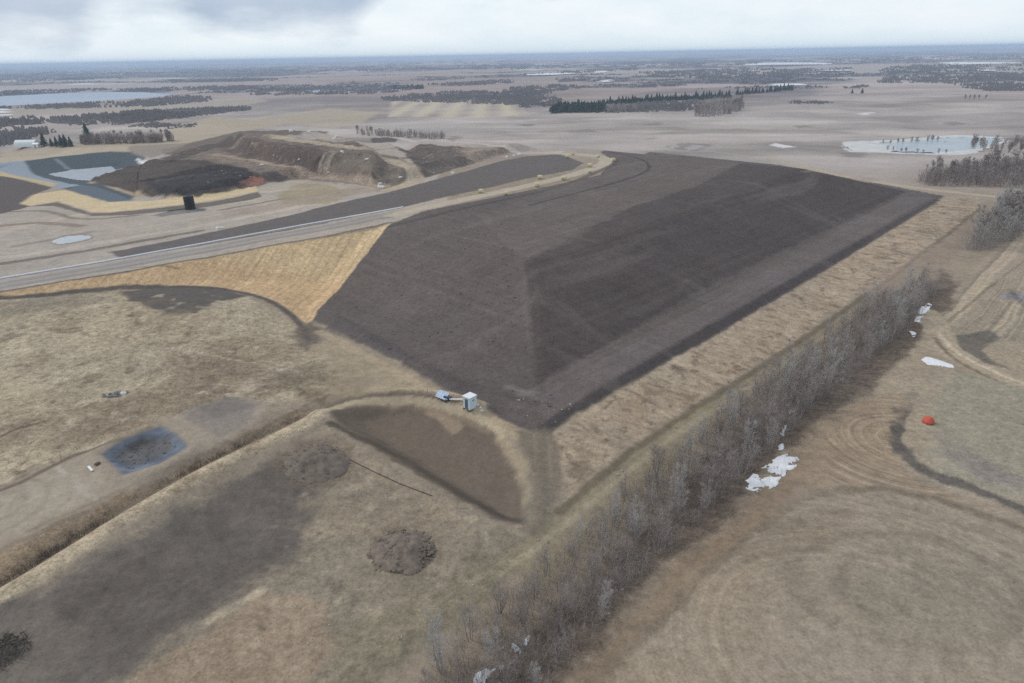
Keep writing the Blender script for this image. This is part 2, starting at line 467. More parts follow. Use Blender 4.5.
area([(392, 101), (520, 100), (525, 117), (470, 118.5), (400, 117), (385, 112)], alb(172, 160, 138), 6, 2, strength=.0)
# striped hay strips
s = poly_sd(X, Y, ats([(392, 101), (520, 100), (528, 116), (470, 118), (388, 117)]))
q = ats([(440, 117), (455, 101)]); dv = q[1] - q[0]; dv /= np.hypot(*dv)
stp = np.sin(((X - q[0][0]) * dv[1] - (Y - q[0][1]) * dv[0]) * .19) * .5 + .5
put(sstep(3, -3, s) * (.25 + .6 * stp), alb(184, 171, 142))
area([(0, 108), (90, 107), (170, 104), (250, 97), (270, 101), (200, 113), (100, 113), (0, 116)], alb(165, 152, 132), 10, 5, strength=.7)
area([(0, 150), (60, 146), (130, 140), (250, 118), (330, 108), (380, 112), (360, 124), (250, 130), (200, 145), (100, 151), (0, 163)], alb(166, 151, 124), 8, 4, strength=.75)
area([(-40, 160), (0, 158), (60, 152), (130, 146), (190, 144), (150, 152), (60, 157), (-40, 167)], alb(168, 153, 126), 2, 1, strength=.9)
area([(160, 150), (240, 131), (330, 131), (300, 135), (240, 136), (170, 156)], alb(108, 96, 84), 2, 2)

# -- the whole engineered top: gravelly yard
area([(-60, 300), (0, 291), (100, 275), (200, 258), (300, 240), (392, 222), (450, 205), (430, 150), (350, 140), (240, 170), (150, 190), (0, 205), (-60, 210)], alb(158, 147, 132), 1, 1, amp=.16, region='gravel_yard')
for P, c, w in (([(0, 232), (60, 219), (110, 208), (170, 205), (250, 193), (330, 186)], (170, 158, 140), 5), ([(0, 212), (50, 210), (78, 221), (140, 215)], (112, 98, 84), 2.2),
                ([(0, 258), (60, 250), (130, 238), (200, 226), (260, 214), (330, 202)], (172, 161, 145), 4), ([(0, 264), (60, 255), (130, 243), (200, 231)], (104, 92, 80), 3),
                ([(15, 246), (50, 240), (90, 232)], (128, 118, 106), 3), ([(220, 210), (260, 203), (300, 197)], (108, 96, 82), 2), ([(0, 226), (40, 222), (80, 226)], (124, 106, 94), 4), ([(215, 205), (260, 198), (300, 192), (350, 188)], (170, 157, 138), 3), ([(150, 226), (210, 216), (280, 204)], (166, 154, 138), 3)):
    stroke(P, w, alb(*c), 1.5, .8, .8)
area([(275, 196), (300, 183), (330, 184), (352, 194), (330, 204), (290, 205)], alb(146, 132, 100), 3, 2, strength=.8, break_=.3)
# dark spread soil between yard and road
area([(170, 241), (230, 228), (300, 213), (390, 192), (430, 181), (480, 167), (515, 157), (560, 154), (584, 163), (572, 170), (520, 180), (450, 196), (405, 207), (300, 228), (200, 246), (120, 258), (110, 252)], alb(97, 90, 85), .8, .8, region='soil_strip', amp=.08)
# haul roads on the active cell
stroke([(385, 190), (412, 183), (416, 175), (395, 160), (360, 148), (310, 141), (270, 136)], 8, alb(142, 128, 108), 2, 1, region='haul_road')
stroke([(385, 188), (350, 180), (300, 173), (255, 163), (210, 156)], 5, alb(140, 122, 104), 2, 1, region='haul_road')
stroke([(330, 152), (345, 168), (380, 185)], 3.0, alb(134, 122, 104), 2, 1, .6)
# waste cells
area([(150, 165), (190, 150), (240, 134), (262, 134), (330, 142), (395, 156), (418, 174), (395, 188), (330, 180), (290, 178), (250, 188), (200, 197), (165, 197), (128, 192), (100, 184)], alb(112, 100, 88), 1.5, 2.0, region='waste_cell', amp=.32, grain=1)
area([(215, 152), (246, 138), (262, 140), (300, 146), (334, 153), (327, 172), (290, 168), (258, 160)], alb(96, 82, 73), 1.2, 2, amp=.4, grain=1)
area([(345, 156), (372, 158), (398, 168), (404, 178), (385, 183), (350, 178), (335, 172)], alb(112, 102, 88), 1.2, 1.2, amp=.15, grain=.6)
area([(160, 158), (195, 148), (232, 135), (244, 136), (215, 148), (185, 158), (168, 162)], alb(82, 72, 64), 1.2, 1.2, strength=.9)
area([(240, 182), (252, 176), (266, 178), (264, 182), (250, 186)], alb(150, 100, 82), .8, 1.2, strength=.75)
area([(262, 172), (290, 172), (302, 178), (280, 182), (262, 180)], alb(78, 72, 68), .8, 1.2, strength=.8)
area([(196, 156), (222, 150), (258, 160), (300, 170), (340, 176), (392, 183), (392, 189), (330, 181), (280, 173), (240, 165)], alb(128, 111, 94), .9, 1.2, region='waste_cell', strength=.7, amp=.3, grain=1)
stroke([(388, 190), (410, 184), (417, 176), (405, 166), (385, 157), (350, 149), (310, 142), (268, 135)], 7, alb(150, 135, 114), 1.6, .7, region='haul_road')
stroke([(340, 140), (395, 148), (430, 144)], 4, alb(128, 114, 100), 2, 1, .6)
area([(317, 172), (330, 151), (338, 152), (327, 173)], alb(160, 149, 130), 1, .8, strength=.85)
area([(395, 146), (430, 144), (470, 148), (515, 150), (455, 169), (424, 178), (416, 166)], alb(98, 88, 80), 1.5, 2.0, amp=.35, grain=1, region='waste_cell')
area([(455, 148), (505, 149), (535, 155), (490, 163), (470, 160)], alb(140, 124, 108), 2, 2.5, strength=.8, break_=.1)
area([(370, 138), (400, 137), (396, 142), (372, 143)], alb(70, 66, 62), 1, 1.5, strength=.8)
stroke([(325, 131), (380, 134), (440, 141), (500, 147), (560, 152)], 5, alb(178, 168, 156), 1.5, .6, .85)
area([(355, 186), (385, 190), (290, 206), (225, 218), (220, 212), (290, 200)], alb(144, 128, 110), 1, 1, strength=.6)
kk = sstep(2, -2, poly_sd(X, Y, ats([(100, 184), (130, 166), (190, 148), (245, 133), (330, 138), (420, 145), (500, 150), (440, 174), (390, 188), (300, 180), (200, 197), (130, 192)])))
put(kk * sstep(.05, .45, fbm(X, Y, 8, 5, 220, .65)) * .6, alb(84, 73, 66))
put(kk * sstep(.25, .5, fbm(X, Y, 4.5, 4, 221, .65)) * .45, alb(148, 130, 112))
put(kk * sstep(.3, .5, fbm(X, Y, 3.5, 4, 222, .65)) * .5, alb(62, 56, 54))
# pond liner and soils round it
LINER_SD = poly_sd(X + WX * .3, Y + WY * .3, LINER_OUT)
put(sstep(.8, -.8, LINER_SD), alb(72, 81, 85), 'pond_liner', amp=.08, grain=.15)
area([(-60, 164), (0, 162.5), (24, 160.5), (32, 173), (80, 185.5), (60, 188.5), (20, 177), (0, 172), (-60, 166)], alb(132, 142, 150), .6, .3, amp=.05, grain=.1, region='pond_liner')
area([(68, 189), (82, 185), (96, 187), (134, 200), (110, 202.5), (90, 196)], alb(88, 98, 106), .6, .3, amp=.05, grain=.1, region='pond_liner')
stroke([(56, 159), (68, 169)], 2.2, alb(112, 120, 126), .8, .1)
area([(90, 181), (128, 187), (147, 195.5), (140, 198), (110, 188), (88, 183)], alb(160, 140, 112), .6, .5)
area([(-60, 168), (0, 171), (58, 184), (52, 187), (30, 184), (0, 176), (-60, 174)], alb(176, 156, 116), .6, .8, region='straw_berm')
area([(-60, 176), (0, 176), (52, 187.5), (36, 194), (20, 203), (32, 206), (0, 214), (-60, 216)], alb(88, 80, 76), .6, .8, region='soil_stockpile', amp=.08)
area([(20, 203), (35, 194), (66, 190), (108, 202), (150, 201), (210, 194), (256, 186), (258, 191), (200, 202), (150, 208), (108, 212), (92, 212), (58, 201), (40, 204), (28, 206)], alb(188, 168, 126), .6, .8, region='straw_berm')
area([(28, 206.5), (58, 202), (92, 213), (108, 213), (150, 209), (210, 202), (258, 192), (262, 197), (200, 208), (130, 215), (92, 216), (56, 206)], alb(104, 94, 82), .8, .6)
area([(130, 146), (190, 143), (170, 152), (152, 158), (128, 151)], alb(130, 118, 104), 1.5, 1.5, strength=.8)
area([(137, 158), (147, 160), (146, 161.5), (136, 159.5)], alb(200, 200, 196), .4, .4)
area([(88, 176), (110, 171), (135, 166), (165, 160), (205, 160), (245, 168), (262, 178), (240, 187), (200, 197), (150, 198), (120, 188), (98, 184)], alb(80, 70, 62), 1, 1.2, region='waste_cell', amp=.4, grain=1)
area([(140, 180), (180, 172), (210, 164), (243, 167), (256, 178), (230, 186), (195, 195), (160, 196)], alb(50, 48, 49), 1.2, 1.6, amp=.45, grain=1, strength=.85, break_=-.3)
area([(240, 182), (252, 176), (266, 178), (264, 182), (250, 186)], alb(150, 100, 82), .8, 1.2, strength=.75)
stroke([(388, 190), (410, 184.5), (418, 177), (410, 168), (390, 158), (360, 150), (320, 143), (275, 136)], 6.5, alb(162, 146, 122), 1.4, .6, .95, region='haul_road')
stroke([(385, 187), (345, 178), (300, 171), (258, 161), (215, 154)], 4, alb(150, 132, 112), 1.2, .6, .85, region='haul_road')
# shallow stain where the tank stands, frozen puddle rim
area([(153, 215), (170, 211), (190, 209), (206, 208), (205, 211), (180, 214), (160, 217)], alb(112, 110, 106), .5, .5, strength=.9)
area([(44, 241), (70, 233), (96, 235), (92, 240), (60, 246)], alb(132, 124, 112), 1, .6, rnd=2)

# -- mound
MOUND = [(313, 321), (330, 292), (392, 223), (420, 212), (470, 202), (530, 190), (600, 175), (616, 161), (600, 152), (650, 152), (700, 157), (780, 165), (860, 180), (945, 196), (900, 224), (840, 262), (780, 298), (700, 345), (640, 378), (580, 415), (556, 431), (540, 434), (522, 428), (480, 404), (440, 384), (380, 352), (330, 328)]
DARK = alb(94, 85, 79)
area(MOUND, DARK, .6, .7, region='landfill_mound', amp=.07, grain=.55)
area([(524, 262), (560, 243), (640, 203), (780, 166), (906, 192), (700, 290), (534, 388), (530, 330)], alb(80, 71, 67), 1.2, .9, amp=.09)  # right face: darker soil colour carries the shade on the side turned from light
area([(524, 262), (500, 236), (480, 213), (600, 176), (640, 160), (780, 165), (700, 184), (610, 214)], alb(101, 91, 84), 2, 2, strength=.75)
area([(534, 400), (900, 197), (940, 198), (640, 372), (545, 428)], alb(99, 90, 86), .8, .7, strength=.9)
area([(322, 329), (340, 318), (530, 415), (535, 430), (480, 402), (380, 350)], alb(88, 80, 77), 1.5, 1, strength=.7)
stroke([(478, 214), (500, 236), (522, 262), (527, 300), (533, 360), (536, 400)], 1.4, alb(106, 97, 91), 1.2, .8, .38, break_=-.1)
stroke([(523, 263), (570, 240), (640, 204), (700, 184)], 2.5, alb(106, 98, 92), 1.5, .8, .4, break_=.1)
stroke([(530, 205), (580, 192), (640, 176), (652, 167), (640, 158), (610, 152)], 1.6, alb(66, 60, 58), 1, .4, .8)
stroke([(392, 226), (480, 205), (560, 187), (612, 167), (616, 160)], 3, alb(72, 66, 62), 1.5, .4, .6)
stroke([(546, 429), (600, 396), (700, 338), (820, 268), (938, 200)], 2.6, alb(70, 64, 62), 1.0, .4, .75)
stroke([(336, 315), (400, 350), (470, 387), (534, 402)], 2.0, alb(80, 73, 70), 1.4, .5, .5)
# faint compaction passes up and down the faces
kk = sstep(.5, -1.5, poly_sd(X, Y, ats(MOUND)))
lr, ll = dR(X, Y), dL(X, Y)
al = X * _u[0] + Y * _u[1]
pas = fbm(al * 1.0, lr * .12, 2.6, 3, 140)
pas2 = fbm(lr * 1.0, al * .06, 3.2, 3, 141)
COL *= (1 + kk * (.06 * pas + .07 * pas2 + .12 * fbm(X, Y, 18, 4, 142) + .05 * WX))[:, None]
tr_ = sstep(.55, .8, fbm(X, Y, 9, 3, 143)) * kk * sstep(34, 8, lr) * sstep(60, 20, al - TOE[0] * _u[0] - TOE[1] * _u[1])
put(tr_ * .5, alb(128, 120, 114))
rows_(kk, np.where(lr < ll + 4, lr * .55 + .02 * al, ll * .55), .13)
cb = fbm(lr + 3 * WBX, al * .12, 7, 3, 145)
put(kk * sstep(12, 18, lr) * sstep(.25, .6, cb) * .35, alb(110, 101, 95))
cl_ = fbm(ll + 3 * WBX, (X * .7 - Y * .7) * .12, 6, 3, 146)
put(kk * sstep(12, 18, ll) * sstep(.3, .65, cl_) * .3, alb(110, 101, 95))
put(kk * sstep(.35, .65, fbm(X, Y, 5, 4, 147)) * .3, alb(78, 70, 66))

# -- straw blanket on the embankment
STRAW = [(-60, 304), (12, 291), (100, 276.5), (200, 259.5), (300, 242), (391, 223.5), (360, 262), (330, 297), (314, 318), (306, 323), (299, 318), (280, 303), (255, 294), (210, 286), (160, 284), (110, 287), (60, 291), (12, 295.5), (-60, 310)]
area(STRAW, alb(190, 164, 120), .5, .35, region='straw_blanket', amp=.10, grain=.8)
kk = sstep(.3, -.6, poly_sd(X, Y, ats(STRAW)))
q = ats([(372, 232), (308, 318)]); dv = q[1] - q[0]; dv /= np.hypot(*dv)
uu = (X - q[0][0]) * dv[1] - (Y - q[0][1]) * dv[0]; vv = (X - q[0][0]) * dv[0] + (Y - q[0][1]) * dv[1]
roll = np.abs(((uu / 2.4) % 1) - .5)
sid = np.floor(uu / 2.4)
COL *= (1 + kk * (.10 * fbm(uu, vv * .07, 1.3, 3, 150) - .16 * sstep(.22, .5, roll) + .16 * (hash2(sid, sid * 0, 3) - .5)))[:, None]
rows_(kk, uu * 1.1, .22)
put(kk * sstep(.0, .6, fbm(uu, vv * .25, 5, 3, 151)) * .3, alb(176, 144, 102))
put(kk * sstep(22, 34, vv) * .45, alb(176, 140, 98))
stroke([(130, 268), (155, 266), (178, 268)], .8, alb(130, 108, 80), .6, .2, .8)

# -- access road on the embankment edge
ROAD = [(-60, 296), (0, 285.5), (100, 269), (200, 251), (300, 232), (392, 215), (450, 202.5), (520, 187), (580, 173.5), (606, 164), (606, 158), (590, 155), (565, 154), (540, 153)]
stroke(ROAD[:7], 7.4, alb(142, 135, 127), .7, .3, region='access_road', amp=.06, grain=.3)
stroke(ROAD[5:], 6.2, alb(166, 154, 132), .9, .4, region='access_road', amp=.10, grain=.3)
rows_(sstep(3.8, 3, line_d(X, Y, smooth_pts(ats(ROAD[:7]), 2))[0]), line_d(X, Y, smooth_pts(ats(ROAD[:7]), 2))[0] * .8, .22)
stroke([(0, 287.5), (100, 271), (200, 253), (300, 234), (392, 217)], 1.0, alb(116, 109, 102), .9, .2, .6)
stroke([(0, 284), (100, 267.5), (200, 249.5), (300, 230.5), (392, 213.5)], .9, alb(122, 114, 107), .8, .2, .5)
stroke([(-60, 302), (0, 291), (100, 275.8), (200, 258.6), (300, 240.6), (392, 222)], .9, alb(84, 76, 68), .6, .3, .8)  # shadow edge under the road's lower side, painted as a dark line
stroke([(0, 279), (100, 262.5), (200, 244.5), (300, 226), (402, 208)], 2.2, alb(150, 142, 134), 1, .3, .7)

# -- meadow on the left
area([(-60, 305), (12, 296), (60, 293), (110, 289), (200, 288), (250, 297), (300, 324), (310, 345), (340, 372), (300, 405), (240, 400), (150, 425), (60, 465), (-60, 500)], alb(156, 142, 115), 2, 2, 3, region='meadow', amp=.2, grain=1)
area([(-60, 345), (60, 320), (200, 315), (290, 330), (200, 350), (80, 380), (-60, 420)], alb(165, 151, 123), 5, 3, 6, strength=.6, break_=.3)
for P, c, st in (([(60, 440), (130, 395), (220, 360), (300, 360), (330, 385), (250, 395), (150, 425)], (124, 108, 86), .75), ([(-60, 455), (0, 430), (120, 395), (180, 380), (100, 420), (0, 462)], (132, 116, 94), .6),
                 ([(150, 360), (260, 335), (310, 345), (280, 365), (200, 372)], (134, 116, 92), .6), ([(60, 360), (110, 345), (150, 352), (100, 372)], (136, 122, 98), .5)):
    area(P, alb(*c), 4, 4, 7, strength=st, break_=.25)
area([(118, 292), (150, 285.5), (210, 287), (250, 297), (215, 302), (200, 312), (165, 315), (145, 305), (130, 300)], alb(90, 84, 77), 1.5, 1.6, 1.0, region='topsoil_patch', amp=.06, grain=.4)
stroke([(0, 298), (40, 296), (90, 290), (150, 285.5), (215, 287.5), (258, 296), (285, 309), (302, 326), (308, 340)], 1.8, alb(82, 75, 68), 1.2, .6, .9)
area([(0, 302), (90, 294), (130, 300), (60, 308), (0, 318)], alb(118, 110, 92), 2, 2, strength=.6)
area([(292, 330), (312, 322), (322, 332), (318, 352), (300, 350)], alb(96, 86, 76), 1.5, 1.5, strength=.8)
area([(310, 345), (330, 340), (410, 385), (430, 398), (380, 398), (330, 402), (300, 400), (315, 370)], alb(152, 136, 106), 2, 2, 1, strength=.8, break_=.2, region='meadow')
area([(270, 372), (320, 362), (345, 378), (300, 392)], alb(110, 102, 78), 2.5, 2.5, 2, strength=.6, break_=.1)
# pale bank under the mound's left toe
stroke([(318, 332), (380, 362), (440, 392), (490, 418), (520, 434)], 2.6, alb(160, 142, 112), 1.5, 1, .8)
# tussocks: dark and pale flecks
kk = sstep(2, -2, poly_sd(X, Y, ats([(-60, 310), (200, 290), (310, 345), (400, 400), (300, 410), (150, 430), (-60, 520)])))
put(kk * sstep(.10, .45, fbm(X, Y, 13, 5, 163, .62)) * .5, alb(128, 112, 90))
put(kk * sstep(.28, .5, fbm(X, Y, 4.5, 4, 160, .6)) * .6, alb(108, 94, 75))
put(kk * sstep(.30, .55, fbm(X, Y, 3.2, 4, 161, .6)) * .5, alb(184, 169, 142))
put(kk * sstep(.40, .6, fbm(X, Y, 1.9, 3, 164, .6)) * .6, alb(96, 84, 66))
put(kk * sstep(.35, .6, fbm(X * .4 + Y * .2, Y - X * .35, 4, 3, 162)) * .3, alb(172, 158, 130))

# -- sandy pad with the lined pit
area([(-60, 520), (0, 492), (66, 462), (100, 445), (150, 425), (205, 402), (250, 397), (275, 405), (250, 425), (190, 460), (120, 495), (70, 515), (0, 552), (-60, 580)], alb(148, 135, 115), 1, 1, .5, region='sandy_pad', amp=.10, grain=.4)
area([(180, 412), (225, 398), (258, 402), (250, 422), (215, 440), (200, 430)], alb(128, 118, 108), 2, 1.5, strength=.8)
area([(195, 405), (240, 398), (250, 408), (215, 418)], alb(108, 102, 94), 2, 1.5, strength=.6, break_=.1)
area([(-20, 505), (60, 475), (100, 480), (80, 500), (0, 540)], alb(158, 146, 126), 3, 2, strength=.7)
q = at(-5, 508)
rr_ = np.hypot(X - q[0], (Y - q[1]) * 1.0)
kk = sstep(1, -1, poly_sd(X, Y, ats([(-60, 520), (0, 492), (66, 462), (110, 495), (0, 552), (-60, 580)])))
put(kk * sstep(.35, .9, np.sin(rr_ * 2.1 + 2 * WBX)) * .35 * sstep(14, 6, rr_), alb(126, 114, 96))
stroke([(0, 491), (40, 474), (66, 459), (100, 446), (128, 438), (150, 428)], .8, alb(104, 92, 76), .6, .5, .9)
stroke([(0, 552), (60, 524), (120, 500), (200, 462), (260, 432), (300, 412)], 1.3, alb(118, 104, 86), 1, .4, .6)
stroke([(30, 530), (100, 500), (180, 465), (250, 432)], .8, alb(122, 108, 90), .8, .4, .5)
PIT_SD = poly_sd(X + WX * .25, Y + WY * .25, PIT)
put(sstep(2.5, 0, PIT_SD) * .6, alb(140, 126, 106))
put(sstep(.35, -.35, PIT_SD), alb(94, 101, 109), 'pit_liner', amp=.3, grain=.3)
kk = sstep(0, -.5, PIT_SD)
wr = fbm(X * .6 + Y * .5, Y - X * .5, 1.6, 3, 171)
COL *= (1 + kk * .6 * wr)[:, None]
area([(120, 452), (150, 437), (172, 438), (170, 450), (140, 464), (124, 464)], alb(98, 92, 86), .6, .8, strength=.75, break_=.2)
area([(125, 446), (143, 437), (150, 440), (132, 452)], alb(76, 72, 66), .5, .5, strength=.8)

# -- tan rough grass between drain and pad
area([(-60, 585), (0, 555), (120, 500), (200, 462), (260, 430), (300, 410), (325, 415), (300, 430), (215, 472), (130, 515), (70, 550), (0, 592), (-60, 620)], alb(136, 118, 92), 1, 1.5, .8, amp=.22, grain=1, region='ditch_bank')
put(sstep(3, 0, line_d(X + WX, Y + WY, [(a - 1.6, c + 4.2) for a, c in BERM[:len(BERM) // 2 + 4]])[0]) * .75 * sstep(-.5, .3, WBX + WX * .5 + .2), alb(88, 76, 62))
area([(132, 508), (180, 486), (175, 494), (140, 515)], alb(74, 62, 52), 1, 1.3, strength=.8, break_=.1)
# -- foreground left field
area([(-60, 660), (0, 608), (70, 566), (130, 530), (215, 486), (285, 452), (340, 434), (420, 478), (500, 524), (540, 545), (480, 600), (380, 683), (330, 760), (-60, 800)], alb(128, 117, 98), 1.5, 1.2, 1, region='foreground_field', amp=.16, grain=.7)
area([(-60, 672), (0, 608), (80, 566), (150, 527), (225, 488), (275, 462), (322, 488), (318, 520), (300, 560), (240, 588), (150, 640), (80, 700), (-40, 800), (-60, 800)], alb(99, 91, 82), 4.5, 2.6, 2.0, region='dark_field', amp=.26, grain=.5)
for P, st in (([(100, 560), (180, 520), (250, 505), (230, 540), (150, 580), (60, 640), (30, 640)], .5), ([(60, 600), (200, 560), (300, 530), (240, 580), (120, 640)], .35)):
    area(P, alb(84, 77, 71), 8, 3, 3, strength=st, break_=.2)
area([(0, 640), (50, 610), (90, 640), (60, 683), (0, 700)], alb(112, 104, 90), 3, 3, 3, strength=.5)
area([(300, 540), (330, 500), (420, 500), (480, 530), (450, 580), (380, 620), (320, 600)], alb(138, 125, 102), 4, 3, 4, strength=.6, break_=.15)
area([(70, 720), (120, 676), (200, 628), (262, 594), (320, 600), (340, 640), (300, 700), (200, 780)], alb(142, 124, 101), 1.0, 1.2, 1.5, strength=1.0, amp=.16)
stroke([(70, 712), (125, 672), (200, 622), (262, 592)], 1.6, alb(168, 152, 124), 1.0, 1.0, .95, break_=-.25)
stroke([(110, 672), (160, 640), (205, 612), (255, 585)], 1.0, alb(104, 92, 76), 1, 1, .7, break_=.1)
area([(330, 640), (420, 590), (500, 545), (540, 545), (470, 620), (380, 690), (330, 720)], alb(124, 115, 92), 3, 2, 2, strength=.7)
stroke([(342, 446), (380, 470), (420, 495), (460, 512), (510, 528)], 3, alb(142, 128, 106), 2, 1.5, .6, break_=.1)
stroke([(230, 760), (330, 676), (410, 622), (500, 565), (560, 520)], .7, alb(160, 146, 120), .6, .6, .7, break_=.15)
stroke([(245, 770), (342, 684), (420, 630), (512, 570)], .7, alb(150, 138, 112), .6, .6, .6, break_=.2)
stroke([(300, 720), (420, 640), (520, 560)], 3.0, alb(112, 106, 84), 2, 1, .5, break_=.1)
kk = sstep(2, -2, poly_sd(X, Y, ats([(60, 760), (260, 600), (280, 500), (340, 440), (540, 545), (330, 760)])))
put(kk * sstep(.20, .5, fbm(X, Y, 6.5, 5, 182, .62)) * .45, alb(152, 137, 112))
put(kk * sstep(.28, .55, fbm(X, Y, 2.6, 4, 180, .6)) * .45, alb(164, 150, 124))
put(kk * sstep(.30, .55, fbm(X, Y, 2.2, 4, 181, .6)) * .5, alb(96, 86, 72))
# pale grass berm
d, _ = line_d(X + WX * .7, Y + WY * .7, BERM)
put(sstep(2.3, .9, d) * sstep(-.7, .1, WX * .6 + WBX * .5 + .1) * .9, alb(172, 156, 126), 'grass_berm', amp=.18, grain=1)
d, _ = line_d(X + WX * .7, Y + WY * .7, BERM[-len(BERM) * 2 // 5:])
put(sstep(1.5, .5, d) * .6, alb(120, 104, 82))
# -- silty basin
BASIN_SD = poly_sd(X + WX * .8 + WBX, Y + WY * .8 + WBY, BASIN)
put(sstep(.8, -.8, BASIN_SD), alb(104, 92, 78), 'basin', amp=.06, grain=.35)
area([(330, 425), (345, 420), (420, 462), (480, 500), (525, 520), (500, 521), (460, 498), (410, 470)], alb(92, 82, 70), 1, 1, strength=.8)
area([(420, 405), (450, 408), (462, 425), (452, 435), (440, 424)], alb(150, 130, 106), .8, 1, strength=.7)
stroke([(500, 436), (518, 462), (530, 500), (535, 520)], 2, alb(150, 134, 106), 1.5, 1, .7, break_=-.1)
stroke([(345, 405), (400, 402), (450, 408), (490, 430)], 1.5, alb(132, 116, 92), 1, .8, .7)
stroke([(318, 416), (335, 406), (365, 400), (410, 400), (450, 404), (480, 416), (505, 434)], 1.5, alb(172, 156, 126), .8, .8, .85, break_=-.25)
stroke([(330, 424), (370, 442), (420, 468), (470, 500), (524, 522)], 1.6, alb(76, 67, 57), .8, .8, .8, break_=-.1)
# gully at the mound's corner
area([(520, 432), (562, 432), (566, 470), (556, 510), (548, 540), (520, 530), (530, 490)], alb(112, 102, 86), 1.5, 1.2, .5, strength=.9, amp=.14)
for px, q_ in ((537, -6), (549, 3)):
    stroke([(px, 436), (px + q_ * .4, 470), (px + q_, 520)], .6, alb(140, 128, 106), .7, 1.0, .4, break_=.1)

# soil spilled round the two heaps, ruts and paths
for cx_, cy_, rx_, ry_ in ((402.5, 552, 40, 27), (316, 464, 42, 25)):
    area([(cx_ + rx_ * math.cos(t_), cy_ + ry_ * math.sin(t_)) for t_ in [i * .5236 for i in range(12)]], alb(108, 95, 80), 2.5, 2.2, 1, strength=.75, break_=.15)
for P_, w_, c_, st in (([(0, 436), (28, 425), (60, 418)], .7, (98, 84, 68), .8), ([(200, 470), (240, 447), (268, 428), (282, 415)], .6, (108, 96, 80), .7), ([(206, 474), (246, 451), (275, 431), (290, 418)], .6, (108, 96, 80), .7),
                       ([(330, 395), (290, 412), (240, 440)], .7, (112, 98, 80), .6), ([(40, 300), (90, 330), (160, 345), (260, 350)], .6, (132, 118, 96), .5), ([(10, 352), (90, 342), (200, 352), (300, 372)], .6, (178, 164, 138), .5),
                       ([(60, 468), (78, 482), (92, 500)], .9, (168, 158, 142), .8), ([(150, 640), (200, 600), (280, 560), (340, 520)], .6, (112, 102, 86), .5), ([(158, 646), (208, 606), (288, 566), (348, 526)], .6, (112, 102, 86), .5)):
    stroke(P_, w_, alb(*c_), .5, .7, st, break_=.05)
# -- right bank outside the mound
BANK = [(556, 433), (580, 416), (640, 379), (700, 346), (780, 299), (860, 251), (945, 198), (975, 196), (985, 205), (900, 268), (820, 322), (740, 375), (660, 425), (600, 470), (566, 500), (562, 460)]
area(BANK, alb(154, 137, 113), 1.2, 1.2, .6, region='grass_bank', amp=.2, grain=.7)
kk = sstep(1, -1, poly_sd(X, Y, ats(BANK)))
rows_(kk, al * .45 + .5 * WBX + lr * .12, .15)
put(kk * sstep(.15, .5, fbm(X, Y, 5.5, 3, 191)) * .5, alb(140, 120, 94))
put(sstep(-2.6, -.6, lr) * kk * .45, alb(176, 160, 132))
put(kk * sstep(.30, .5, fbm(al, lr * .22, 1.7, 3, 190)) * .65, alb(108, 92, 72))
put(kk * sstep(.16, .45, fbm(X, Y, 4.2, 5, 194, .62)) * .6, alb(108, 93, 74))
put(kk * sstep(.34, .5, fbm(X, Y, 2.0, 4, 197, .6)) * .6, alb(84, 72, 58))
put(kk * sstep(.35, .6, fbm(X, Y, 2.2, 3, 193)) * .5, alb(176, 160, 132))
area([(500, 560), (556, 520), (600, 478), (660, 432), (740, 380), (820, 327), (900, 272), (985, 208), (1005, 215), (930, 275), (850, 330), (760, 400), (660, 480), (600, 535), (540, 590)], alb(132, 120, 94), 2, 1.5, 1, strength=.9)
stroke([(560, 512), (604, 474), (662, 431), (742, 379), (822, 326), (902, 271), (975, 212)], 1.4, alb(98, 88, 68), 1, .6, .8)
stroke([(500, 575), (570, 522), (620, 478), (680, 432), (760, 380), (850, 318)], 1.0, alb(156, 144, 116), .8, .5, .6, break_=.0)
stroke([(880, 292), (930, 260), (985, 222)], 9, alb(142, 124, 108), 5, 2, .6)
# road beyond the far corner
stroke([(770, 158), (840, 176), (900, 186), (960, 193), (1030, 200)], 5, alb(168, 152, 126), 1.5, 1, .9)
stroke([(660, 148), (720, 152), (780, 160), (850, 174)], 3, alb(158, 148, 136), 1.5, 1, .5)
area([(800, 172), (860, 176), (980, 190), (1030, 192), (1030, 184), (900, 176)], alb(150, 136, 122), 3, 2, strength=.6)

# -- right-hand ground under and beyond the trees
area([(330, 800), (480, 672), (600, 566), (700, 470), (800, 388), (870, 335), (945, 270), (960, 285), (940, 330), (860, 400), (800, 440), (720, 520), (640, 590), (560, 683), (500, 800)], alb(100, 88, 75), 3, 2, 2, amp=.2, grain=1, region='tree_ditch')
area([(560, 690), (650, 592), (720, 524), (790, 460), (850, 410), (920, 370), (1000, 370), (960, 420), (880, 460), (800, 490), (720, 560), (600, 690)], alb(124, 106, 84), 3, 2, 2, strength=.8, amp=.18)
